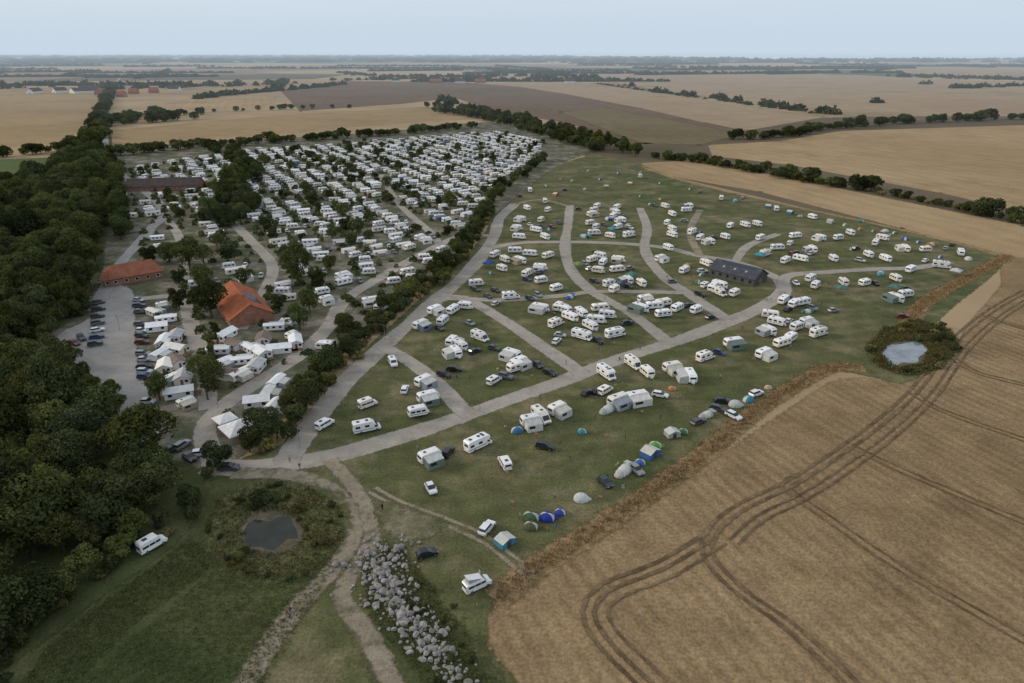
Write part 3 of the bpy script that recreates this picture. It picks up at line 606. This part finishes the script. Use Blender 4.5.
def mobile(roof='roofgrey',L=8,por=True):
    b=MB(); h=L/2; b.prism([(-1.6,.3),(1.6,.3),(1.6,2.45),(-1.6,2.45)],[(-h,1),(h,1)],'gel')
    b.add([(-1.8,-h-.2,2.42),(1.8,-h-.2,2.42),(0,-h-.2,3.1),(-1.8,h+.2,2.42),(1.8,h+.2,2.42),(0,h+.2,3.1)],[[0,2,5,3],[2,1,4,5],[0,1,2],[3,5,4],[0,3,4,1]],roof)
    for y in(-h+1,-.5,h-2.2):
        for s in(-1,1): b.box(s*1.61-.01,s*1.61+.01,y,y+1.1,1.2,2.0,'glass')
    if por:
        b.add([(1.62,-h*.6,2.4),(4.2,-h*.6,2.0),(4.2,h*.6,2.0),(1.62,h*.6,2.4)],[[0,1,2,3]],'canvas2'); b.box(4.1,4.2,-h*.6,h*.6,0,1.95,'canvas'); b.box(1.7,4.1,-h*.6,-h*.6+.06,0,2.0,'canvas')
        b.box(1.7,4.4,-h*.7,h*.7,.0,.16,'wood')
    return b.mesh('mobile_home_mesh')
def chalet(roof,L=7.5,W=5):
    b=MB(); h=L/2; w=W/2; b.prism([(-w,0),(w,0),(w,2.3),(0,3.4),(-w,2.3)],[(-h,1),(h,1)],'gel')
    for s in(-1,1):
        p=[(s*(w+.35),-h-.4,2.22),(0,-h-.4,3.52),(0,h+.4,3.52),(s*(w+.35),h+.4,2.22)]
        b.add(p+[(x,y,z-.12) for x,y,z in p],[[0,1,2,3],[4,7,6,5],[0,3,7,4],[0,4,5,1],[3,2,6,7]],roof)
        for y in(-h+1,h-2.2): b.box(s*(w+.01)-.01,s*(w+.01)+.01,y,y+1.2,.9,1.9,'glass')
    b.box(-.45,.45,-h-.02,-h,0,2,'wood'); b.box(-w,w,-h-2.2,-h-.05,0,.15,'wood'); b.box(.9,1.9,-h-.02,-h,1,1.9,'glass')
    return b.mesh('chalet_mesh')
MOB=[mobile(),mobile('roofw',7),mobile('roofw',8.5,False),mobile('roofgrey',6.5),mobile('roofw',7.5)]
CHAL=[chalet('roofgrey'),chalet('roofw'),mobile('roofw',8),chalet('roofw',8.5,4.5),chalet('roofbr',6.5),mobile('roofw',7.5)]
AC=[(.45,.45,.43),(.25,.27,.3),(.35,.33,.28),(.13,.17,.15),(.6,.6,.58),(.12,.15,.22),(.3,.25,.18),(.55,.53,.48)]
def chairset():
    b=MB(); b.box(-.5,.5,-.35,.35,.68,.72,'wood')
    for x in(-.45,.45):
        for y in(-.3,.3): b.post((x,y,0),(x,y,.68),.02,'metal',4)
    return b.mesh('camping_table_mesh')
def chair():
    b=MB(); b.box(-.25,.25,-.25,.25,.42,.46,'canvas'); b.quad([(-.25,.25,.44),(.25,.25,.44),(.25,.45,1.0),(-.25,.45,1.0)],'canvas')
    for x in(-.24,.24): b.post((x,-.25,0),(x,.3,.6),.018,'metal',4); b.post((x,.3,0),(x,-.25,.6),.018,'metal',4)
    return b.mesh('folding_chair_mesh')
TABLE=chairset(); CHAIR=chair()
def person(walk):
    J=[(0,0,.95),(0,0,1.15),(0,0,1.4),(0,0,1.52),(0,.01,1.62),(0,.01,1.74),
       (.19,0,1.42),(.24,.05*walk,1.14),(.25,.18*walk+.06,.9),(-.19,0,1.42),(-.24,-.05*walk,1.14),(-.25,-.14*walk+.06,.9),
       (.1,0,.9),(.11,-.16*walk+.02,.5),(.11,-.28*walk,.08),(.11,-.28*walk+.16,.04),(-.1,0,.9),(-.11,.2*walk+.02,.5),(-.11,.28*walk,.08),(-.11,.28*walk+.16,.04)]
    E=[(0,1),(1,2),(2,3),(3,4),(4,5),(2,6),(6,7),(7,8),(2,9),(9,10),(10,11),(0,12),(12,13),(13,14),(14,15),(0,16),(16,17),(17,18),(18,19)]
    rad=[.15,.13,.16,.06,.10,.09,.07,.05,.04,.07,.05,.04,.10,.07,.05,.045,.10,.07,.05,.045]
    me=bpy.data.meshes.new('p'); me.from_pydata(J,E,[]); o=link(bpy.data.objects.new('p',me)); md=o.modifiers.new('s','SKIN')
    for i,r in enumerate(rad): me.skin_vertices[0].data[i].radius=(r,r*.8,)
    me.skin_vertices[0].data[0].use_root=True; o.modifiers.new('d','SUBSURF').levels=1
    dg=bpy.context.evaluated_depsgraph_get(); dg.update(); r=bpy.data.meshes.new_from_object(o.evaluated_get(dg)); bpy.data.objects.remove(o)
    for k in('canvas','jeans','skin','hair'): r.materials.append(M[k])
    for p in r.polygons:
        c=p.center; p.material_index=1 if c.z<.95 and abs(c.x)<.2 else (2 if c.z>1.5 or (abs(c.x)>.2 and c.z<1.1) else 0)
        if c.z>1.68 or (c.z>1.55 and c.y<-.03): p.material_index=3
        p.use_smooth=True
    return r
PEO=[person(0.15),person(1.0)]
Z0=.15
def add(kind,u,v,a=None,col=None,z=Z0,s=1):
    x,y=G(u,v); a=head(u,v,a if a is not None else R.choice([20,-20])+R.gauss(0,12))
    if kind=='c': me,n,r=R.choice(CARA),'caravan',3.4
    elif kind=='w': me,n,r=R.choice(CARAW),'caravan',4.2
    elif kind=='b': me,n,r=R.choice(CHAL),'holiday_chalet',4.2
    elif kind=='m': me,n,r=R.choice(MOTO),'motorhome',3.8
    elif kind=='v': me,n,r=R.choice([VAN[0],VAN[0],VAN[3],VAN[2]]),'campervan',2.8
    elif kind=='pv': me,n,r=VAN[1],'campervan',2.8
    elif kind=='k': me,n,r=R.choice(CARS),'parked_car',2.3
    elif kind=='d': me,n,r=R.choice(DOME),'dome_tent',1.8
    elif kind=='t': me,n,r=TUN,'tunnel_tent',2.8
    elif kind=='r': me,n,r=RID,'family_tent',2.5
    elif kind=='p': me,n,r=PAV,'pavilion',2.2
    elif kind=='h': me,n,r=R.choice(PEO),'person',.3
    if kind in 'dtr': s*=R.uniform(.78,1.0)
    if col is None: col=R.choice(CC) if kind in'kv' else (R.choice(AC) if kind in 'wcmb' else R.choice(TC))
    OCC.append((x,y,r*.75)); return put(me,n,x,y,z,a,s,col)
WHT=(.75,.75,.75)
L=[('c',527,210),('c',548,212),('w',521,221),('c',541,222),('w',517,230),('c',536,232),('c',519,239),('c',545,239),('k',530,226),('k',552,228),
('c',597,208),('c',617,209),('w',592,216),('c',613,218),('c',590,225),('w',622,222),('c',594,235),('c',610,238),('m',629,237),('k',604,226),('k',630,229),('c',596,229),('c',618,229),('c',616,214),('c',594,212),
('c',665,208),('w',690,208),('c',672,216),('c',667,225),('c',672,231),('c',672,237),('m',692,234),('k',684,222),('c',686,212),('c',700,240),
('c',730,228),('c',745,227),('c',757,226),('w',710,244),('c',725,239),('m',765,256),('c',785,263),('c',800,261),('c',833,261),('c',795,238),('w',820,240),('c',850,235),('c',882,240),('c',777,250),('v',790,245),('k',812,248),('k',856,250),
('c',476,286,5),('m',511,299,5),('c',502,271),('w',520,263),('w',540,270),('c',556,291),('c',505,262),('c',530,256),('c',548,258),('k',488,298),('k',527,281),('c',541,283),('c',515,253),('k',538,297),('c',527,276),('c',495,257),
('c',600,258),('w',618,262),('c',598,273),('c',617,272),('m',610,286),('w',628,283),('c',641,286),('k',590,270),('c',614,292),('k',630,270),('c',592,262),('c',603,265),
('w',660,261),('c',684,273),('c',668,250),('k',672,283),('c',706,266),('d',702,276),
('w',540,311),('m',556,326),('c',570,320),('c',581,316),('c',596,323),('w',558,310),('c',600,311),('m',582,339),('m',615,337),('c',565,313),('k',530,300),('k',560,337),('c',590,329),('c',607,318),('k',598,343),('k',627,325),
('w',645,302),('c',663,306),('w',640,311),('c',663,317),('c',696,313),('m',719,295),('c',734,296),('k',700,296),('k',710,319),('c',654,309),('c',677,311),('v',705,287),
('c',810,281),('c',843,285),('c',793,307),('c',796,330),('c',770,318),('w',768,334),('w',806,325),('c',790,341),('w',763,357),('w',733,346),('m',818,336),('k',833,312),('c',885,261),('c',895,281),('w',895,301),('m',941,268),('w',905,251),('c',868,257),('k',902,318),('k',875,285),('k',905,290),('c',776,325),('k',812,310),('c',802,305),('c',783,303),('k',790,300),('c',815,288),('c',910,272),('c',925,252),('c',838,240),('k',860,262),('w',812,252),
('w',435,313),('w',421,328),('c',453,313),('k',470,325),('w',452,345),('w',456,356),('m',480,340),('w',512,358),('w',519,366),('c',465,309),('k',440,330),('k',475,353),('c',443,324),('c',516,371),('k',538,367),('k',494,350),('c',460,349),
('v',494,383,30,WHT),('v',393,365,-60,WHT),('w',424,385),('w',428,401),('c',418,416),('k',405,392,70,WHT),('v',368,407,20,WHT),('m',367,431,12),('v',325,427,30),('k',444,377),('k',454,371),
('m',606,377,-35),('m',633,367,-35),('w',672,371,10),('c',647,376,-40),('w',690,380,-60),('m',705,360,20),('k',597,393,30),('k',587,395,30),('v',605,393,30),('w',618,404,20),('t',606,412,30,(.33,.36,.36)),('w',637,401,10),('k',628,405),('k',660,397,-10,WHT),('d',672,390,0,(.45,.17,.04)),
('w',430,461,20),('m',478,448,25),('k',448,455,50),('w',557,413,25),('m',541,420,-40),('w',531,425,10),('d',517,432,20,(.05,.14,.25)),('k',545,449,-10,(.03,.03,.03)),('v',505,466,120,(.1,.2,.3)),('k',431,491,-60,(.7,.7,.7)),('d',582,433,0,(.05,.22,.27)),
('t',705,417,20,(.33,.35,.33)),('k',718,411),('d',735,406,0,(.4,.42,.38)),('d',748,401,40,(.05,.2,.26)),('k',756,396,20),('k',722,403,0),('d',768,389,0,(.4,.3,.2)),('k',698,424),
('r',672,436,10,(.30,.32,.28)),('t',622,474,40,(.42,.42,.38)),('k',605,485,-40,(.03,.04,.06)),('r',650,456,30,(.04,.12,.30)),('d',655,447,0,(.12,.28,.06)),('d',640,464,0,(.06,.12,.34)),('k',636,472,-40),('d',683,433,0,(.06,.16,.06)),
('d',581,500,0,(.45,.47,.44)),('d',560,514,0,(.03,.06,.28)),('d',547,519,0,(.02,.04,.24)),('d',531,519,0,(.06,.10,.05)),('d',531,528,0,(.08,.09,.05)),('r',505,544,30,(.05,.20,.30)),('k',487,531,50,(.75,.75,.75)),('k',427,556,15,(.02,.02,.025)),('pv',477,588,25,WHT),('v',153,548,30,WHT)]
for e in L: add(*e)
for u,v in [(530,192),(545,187),(556,196),(565,191),(600,180),(618,174),(572,182),(588,172),(606,188),(520,197),(640,178),(630,185),(585,190),(660,184),(545,203),(640,174),(690,190),(700,193),(721,200),(735,202),(742,199),(768,208),(776,211),(790,214),(800,217),(812,219),(830,223),(845,226),(860,230),(873,232),(889,236),(905,240),(918,243),(930,246),(945,250),(960,255),(968,260),(860,222),(885,232),(895,234),(952,246),(650,205),(660,200),(640,197),(700,233),(560,180),(850,250),(875,245),(925,262),(940,258),(880,275),(905,297),(760,240)]:
    add(R.choice('ddtdrck'),u,v,R.uniform(0,180))
for k in range(140):
    u,v=R.choice(L)[1:3]; u+=R.uniform(-16,16); v+=R.uniform(-6,8); x,y=G(u,v)
    if free(x,y,2.0) and roadd(x,y)>1.5 and v<480: add(R.choice('kkkkkkdtpc' if v<370 else 'kkkd'),u,v)
for k in range(150):
    e=R.choice(L); x,y=G(*e[1:3]); x+=R.uniform(-6,6); y+=R.uniform(-6,6)
    if free(x,y,.7) and y<330:
        f=k%3==0; put(TABLE if f else CHAIR,'camping_table' if f else 'folding_chair',x,y,Z0,R.uniform(0,6),1,R.choice(TC))
for u,v in [(290,463),(288,618),(291,615),(418,452),(560,445),(595,420),(660,420),(625,440),(540,400),(470,380),(500,470),(680,400),(445,340),(566,365),(640,350),(605,300),(742,330),(300,470),(720,380),(690,345),(520,520),(555,500),(430,470),(790,350)]:
    add('h',u,v,R.uniform(0,360),z=.2,col=R.choice([(.05,.05,.06),(.2,.05,.04),(.3,.3,.3),(.05,.08,.2)]))
for v in range(304,350,7): add('k',100-(v-304)*.1+R.uniform(-1,1),v,10,z=.2)
for i,v in enumerate(range(302,440,6)):
    if R.random()<.8: add('k',139+(v-302)*.09,v+R.uniform(-.6,.6),0+R.gauss(0,3),z=.2)
for u,v in [(190,460),(200,456),(75,345),(82,340),(230,470),(172,452),(183,448),(148,312),(160,318)]: add('k',u,v,z=.2)
for u,v in [(155,316),(158,330),(167,322),(165,345),(163,308),(177,352),(178,366),(184,381),(172,382),(187,406),(180,396),(212,347),(219,354),(226,338),(222,367),(230,378),(258,405),(268,398),(277,386),(274,411),(248,332),(264,342),(236,348),(250,352),(262,356),(243,364),(240,378),(256,370),(195,350),(246,392),(282,372),(296,345),(280,352),(292,365),(200,336),(232,410),(275,330),(288,325),(292,338),(160,358),(166,370),(176,340),(310,345),(316,332)]: 
    x,y=G(u,v)
    if roadd(x,y)>2.2: add(R.choice('bbbbw'),u,v,R.choice([0,15,75])+R.gauss(0,8),s=.82) 
# ---------------------------------------------------------------- buildings
def bmat(name,c1,c2,mort,sc):
    m,t=newmat(name); tc=t.n('ShaderNodeTexCoord').outputs['Object']; br=t.n('ShaderNodeTexBrick'); mp=t.n('ShaderNodeMapping'); t.t.links.new(tc,mp.inputs[0]); mp.inputs['Rotation'].default_value=(math.pi/2,0,0)
    t.t.links.new(mp.outputs[0],br.inputs[0]); t.put(br.inputs['Color1'],(*c1,1)); t.put(br.inputs['Color2'],(*c2,1)); t.put(br.inputs['Mortar'],(*mort,1)); br.inputs['Scale'].default_value=sc
    t.out(t.pr(t.scalecol(br.outputs[0],t.mr(t.noise(tc,.8,4),.3,.7,.8,1.15)),.9,0,.2)); return m
def rmat(name,c):
    m,t=newmat(name); tc=t.n('ShaderNodeTexCoord').outputs['Object']; w=t.n('ShaderNodeTexWave',bands_direction='X'); w.inputs['Scale'].default_value=1.1; t.t.links.new(tc,w.inputs[0])
    cc=t.scalecol(t.mix(t.mr(t.noise(tc,.5,5),.35,.65),(*c,1),(*(x*.7 for x in c),1)),t.mr(w.outputs['Fac'],0,1,.85,1.1)); cc=t.scalecol(cc,t.mr(t.noise(tc,4,2),.3,.7,.8,1.2)); t.out(t.pr(cc,.85,0,.2)); return m
M['brick']=bmat('red_brick',(.26,.10,.06),(.32,.14,.08),(.3,.27,.24),3); M['tile']=rmat('orange_roof_tiles',(.40,.12,.05)); M['tile2']=rmat('rusty_roof_tiles',(.30,.115,.065)); M['tiled']=rmat('dark_roof_tiles',(.085,.065,.058)); M['slate']=rmat('slate_roof',(.075,.08,.09)); M['timber']=bmat('grey_timber_cladding',(.13,.125,.12),(.10,.098,.095),(.05,.05,.05),4); M['render']=smat('white_render',(.7,.68,.64),.9)
def part(par,name,b):
    me=b.mesh(name+'_mesh'); o=bpy.data.objects.new(name,me); o.parent=par; return link(o)
def house(name,p1,p2,W,wh,rh,wall,roof,solar=False,sky=False,chim=True,hip=0):
    a=np.array(G(*p1));c=np.array(G(*p2)); L=float(np.linalg.norm(c-a)); mid=(a+c)/2; rot=math.atan2(*(c-a)[::-1])
    e=bpy.data.objects.new(name,None); link(e); e.location=(mid[0],mid[1],.1); e.rotation_euler=(0,0,rot); OCC.append((mid[0],mid[1],W*.8)); 
    for f in(-.35,.35): OCC.append((mid[0]+(c-a)[0]*f,mid[1]+(c-a)[1]*f,W*.6))
    h=L/2; w=W/2
    b=MB(); hp=hip*h
    b.add([(-h,-w,0),(h,-w,0),(h,w,0),(-h,w,0),(-h,-w,wh),(h,-w,wh),(h,w,wh),(-h,w,wh),(-h+hp,0,wh+rh-.05),(h-hp,0,wh+rh-.05)],[[0,1,5,4],[2,3,7,6],[1,2,6,9,5] if not hip else [1,2,6,5],[3,0,4,8,7] if not hip else [3,0,4,7]],wall); part(e,'walls',b)
    o=.5; k=rh/w; b=MB(); ez=wh-o*k+.05; tz=.18; X=h+.5; rp=X-hp
    top=[(-X,-w-o,ez+tz),(X,-w-o,ez+tz),(X,w+o,ez+tz),(-X,w+o,ez+tz),(-rp,0,wh+rh+tz),(rp,0,wh+rh+tz)]; bot=[(x,y,z-tz) for x,y,z in top]
    b.add(top+bot,[[0,1,5,4],[2,3,4,5]]+([[1,2,5],[3,0,4]] if hip else [])+[[0,6,7,1],[2,8,9,3],[6,10,11,7],[8,11,10,9]]+([] if hip else [[1,7,11,5],[5,11,8,2],[3,9,10,4],[4,10,6,0]]),roof); part(e,'roof',b)
    b=MB(); g=MB(); n=max(2,int(L/3.2)); fm='plastic' if wall=='timber' else 'white'
    for s in(-1,1):
        for i in range(n):
            x=-h+(i+.5)*L/n; b.box(x-.65,x+.65,s*w-.03,s*w+.03,.9,2.2,fm); g.box(x-.55,x+.55,s*w-.045,s*w+.045,1.0,2.1,'glass')
    part(e,'window_frames',b); part(e,'windows',g)
    b=MB(); 
    for s in(-1,1): b.box(s*h-.04,s*h+.04,-.9,.9,.0,2.2,'wood')
    part(e,'doors',b)
    def slope(x0,x1,f0,f1,s,up,mt,nm):
        b=MB(); p=[]
        for x,f in((x0,f0),(x1,f0),(x1,f1),(x0,f1)): p.append((x,s*(w*(1-f)),wh+rh*f+tz+up))
        b.add(p+[(x,y,z-up*.7) for x,y,z in p],[[0,1,2,3],[0,4,5,1],[1,5,6,2],[2,6,7,3],[3,7,4,0]],mt); part(e,nm,b)
    if solar:
        for i in range(5): slope(-h*.2+i*2.3,-h*.2+i*2.3+2.15,.25,.8,1,.12,'solar','solar_panel')
    if sky:
        for s in(-1,1): slope(-h*.75,h*.75,.72,.93,s,.1,'solar','skylight')
        for x in(-h*.5,0,h*.5): slope(x-.4,x+.4,.35,.5,-1,.08,'grey','roof_window')
    if chim:
        b=MB(); b.box(h*.4,h*.4+.8,-.4,.4,wh+rh-.6,wh+rh+1,wall); part(e,'chimney',b)
    return e
house('brick_reception_building',(234,300),(253,325),14,3,4.3,'brick','tile',solar=1)
house('brick_restaurant_building',(108,283),(160,274),13,3,3.6,'brick','tile2',hip=.25)
house('brick_barn',(130,190),(202,188),14,3,4.2,'brick','tiled')
house('timber_sanitary_building',(716,273),(760,284),10.5,3,3,'timber','slate',sky=True,chim=False)
house('brick_kiosk',(104,285),(117,283),8,2.8,2,'brick','tile2',chim=False)
for p1,p2,W,rf in [((72,93.5),(98,92.5),34,'tiled'),((78,91),(104,90),30,'tiled'),((54,93),(66,92.5),20,'tiled'),((98,95),(106,94),14,'tile2'),((30,94),(40,93),16,'tiled'),((430,83),(442,83),16,'tile2'),((455,83),(465,83),16,'tiled'),((475,83),(486,83),15,'tile2'),((392,82),(400,82),14,'tiled'),((130,94),(138,94),14,'tile2'),((565,83),(575,83),16,'tiled'),((150,93),(158,93),12,'tile2'),((170,91),(180,91),14,'tiled'),((118,97),(126,97),13,'tile2')]:
    house('farmhouse',p1,p2,W,5,6.5,'brick' if rf!='tiled' else 'render',rf)
BP=pavilion(4,2.6,4.6)
for u,v in [(240,436),(226,424)]:
    x,y=G(u,v); put(BP,'marquee',x,y,.15,head(u,v,20),.9 if u==240 else .6,(.72,.72,.70)); OCC.append((x,y,5))
b=MB(); b.post((0,0,0),(0,0,5),.07,'metal'); b.post((0,0,4.95),(.8,0,5.1),.04,'metal'); b.box(.6,1.1,-.12,.12,5.05,5.15,'plastic'); LP=b.mesh('street_lamp_mesh')
for u,v in [(216,480),(300,448),(120,330),(150,400),(385,340),(480,412),(600,362)]:
    x,y=G(u,v); put(LP,'street_lamp',x,y,.1,R.uniform(0,6))
# ---------------------------------------------------------------- static pitches
SP=[G(*p) for p in [(122,170),(240,152),(380,142),(500,132),(545,142),(535,160),(505,180),(480,205),(462,232),(425,272),(372,318),(330,355),(295,388),(250,425),(218,445),(170,440),(158,400),(150,350),(150,312),(200,290),(180,265),(150,255),(128,240),(122,205)]]
dx,dy=D((300,160),(430,235)); l=math.hypot(dx,dy); ax=(dx/l,dy/l); ay=(-ax[1],ax[0]); ang=math.atan2(ax[1],ax[0])
hed=[]; xs=[p[0]*ax[0]+p[1]*ax[1] for p in SP]; ys=[p[0]*ay[0]+p[1]*ay[1] for p in SP]
j=0; q=min(ys); cnt=0
while q<max(ys):
    p=min(xs)
    while p<max(xs):
        x=p*ax[0]+q*ay[0]+R.gauss(0,1.1); y=p*ax[1]+q*ay[1]+R.gauss(0,1.1)
        if inpoly(x,y,SP) and roadd(x,y)>3.0 and free(x,y,3.4):
            z=R.random()
            if z<.82:
                kk=R.random(); flip=math.pi*(R.random()<.5)
                if kk<.42: put(R.choice(MOB),'mobile_home',x,y,.08,ang+R.gauss(0,.18)+flip,R.uniform(.76,.96),R.choice(AC))
                elif kk<.85: put(R.choice(CARAW),'caravan',x,y,.08,ang+math.pi/2+R.gauss(0,.25)+flip,1.0,R.choice(AC))
                else: put(R.choice(CARA),'caravan',x,y,.08,ang+math.pi/2+R.gauss(0,.4),1.05,R.choice(AC))
                cnt+=1
                if R.random()<.3: put(R.choice(CARS),'parked_car',x+ay[0]*6.5,y+ay[1]*6.5,.08,ang+R.gauss(0,.2),1,R.choice(CC))
            elif z<.90: tree(x,y,SMALL,.9,'small_tree')
            elif z<.935: tree(x,y,TREES,R.uniform(.45,.75))
        if inpoly(x,y,SP) and roadd(x,y)>1.5:
            if R.random()<.6: hed.append((x+ax[0]*4.4,y+ax[1]*4.4,R.uniform(.7,1.4),R.uniform(1.0,2.4)))
            if R.random()<.65: hed.append((x-ay[0]*5.5+R.gauss(0,.6),y-ay[1]*5.5+R.gauss(0,.6),R.uniform(.9,1.8),R.uniform(1.2,3.2)))
            if R.random()<.65 and j%2==0: hed.append((x-ay[0]*5.5+ax[0]*3,y-ay[1]*5.5+ax[1]*3,R.uniform(.9,1.7),R.uniform(1.2,3)))
        p+=8.6
    q+=11.5 if j%2 else 14; j+=1
clumps('hedge',hed,70,'leaf',7)
print('static',cnt,'objs',len(scene.objects),'z',ZL[0])
# ---------------------------------------------------------------- haze, light
SIG=1.0e-4; m=bpy.data.materials.new('atmospheric_haze'); m.use_nodes=True; t=NT(m.node_tree)
va=t.n('ShaderNodeVolumeAbsorption'); va.inputs[0].default_value=(0,0,0,1); va.inputs[1].default_value=SIG
em=t.n('ShaderNodeEmission'); em.inputs[0].default_value=(.57,.68,.79,1); em.inputs[1].default_value=SIG  # haze glows by itself: emission stands in for scattered daylight
ad=t.n('ShaderNodeAddShader'); t.t.links.new(va.outputs[0],ad.inputs[0]); t.t.links.new(em.outputs[0],ad.inputs[1]); o=t.n('ShaderNodeOutputMaterial'); t.t.links.new(ad.outputs[0],o.inputs['Volume'])
b=MB(); M['haze']=m; b.box(-100000,100000,760,250000,-40,700,'haze'); put(b.mesh('atmospheric_haze'),'atmospheric_haze',0,0)
w=bpy.data.worlds.new("World"); scene.world=w; w.use_nodes=True; t=NT(w.node_tree)
SE,SR=math.radians(22),math.radians(-80)
sk=t.n('ShaderNodeTexSky',sky_type='NISHITA'); sk.sun_disc=False; sk.sun_elevation=SE; sk.sun_rotation=SR; sk.dust_density=1.0; sk.air_density=1.0; sk.ozone_density=1.0
tc=t.n('ShaderNodeTexCoord').outputs['Generated']; sx=t.n('ShaderNodeSeparateXYZ'); t.t.links.new(tc,sx.inputs[0])
rp=t.n('ShaderNodeValToRGB'); t.t.links.new(sx.outputs[2],rp.inputs[0]); e=rp.color_ramp.elements
e[0].position=0; e[0].color=(.68,.78,.87,1); e[1].position=1; e[1].color=(.80,.83,.90,1); x=e.new(.12); x.color=(.75,.86,.97,1)
mpp=t.n('ShaderNodeMapping'); t.t.links.new(tc,mpp.inputs[0]); mpp.inputs['Scale'].default_value=(1,1,9)
cl=t.scalecol(rp.outputs[0],t.mr(t.noise(mpp.outputs[0],2.2,5),.3,.7,.94,1.08))
skc=t.scalecol(sk.outputs[0],.12)
col=t.mix(.78,skc,cl)
bg=t.n('ShaderNodeBackground'); bg.inputs[1].default_value=1.0; t.t.links.new(col,bg.inputs[0]); o=t.n('ShaderNodeOutputWorld'); t.t.links.new(bg.outputs[0],o.inputs[0])
sd=bpy.data.lights.new('sun','SUN'); sd.energy=1.8; sd.angle=math.radians(12); sd.color=(1,.84,.66); so=link(bpy.data.objects.new('sun',sd))
dirv=Vector((math.sin(SR)*math.cos(SE),math.cos(SR)*math.cos(SE),math.sin(SE))); so.rotation_euler=dirv.to_track_quat('Z','Y').to_euler()
scene.view_settings.view_transform='Standard'; scene.view_settings.look='None'; scene.view_settings.exposure=0
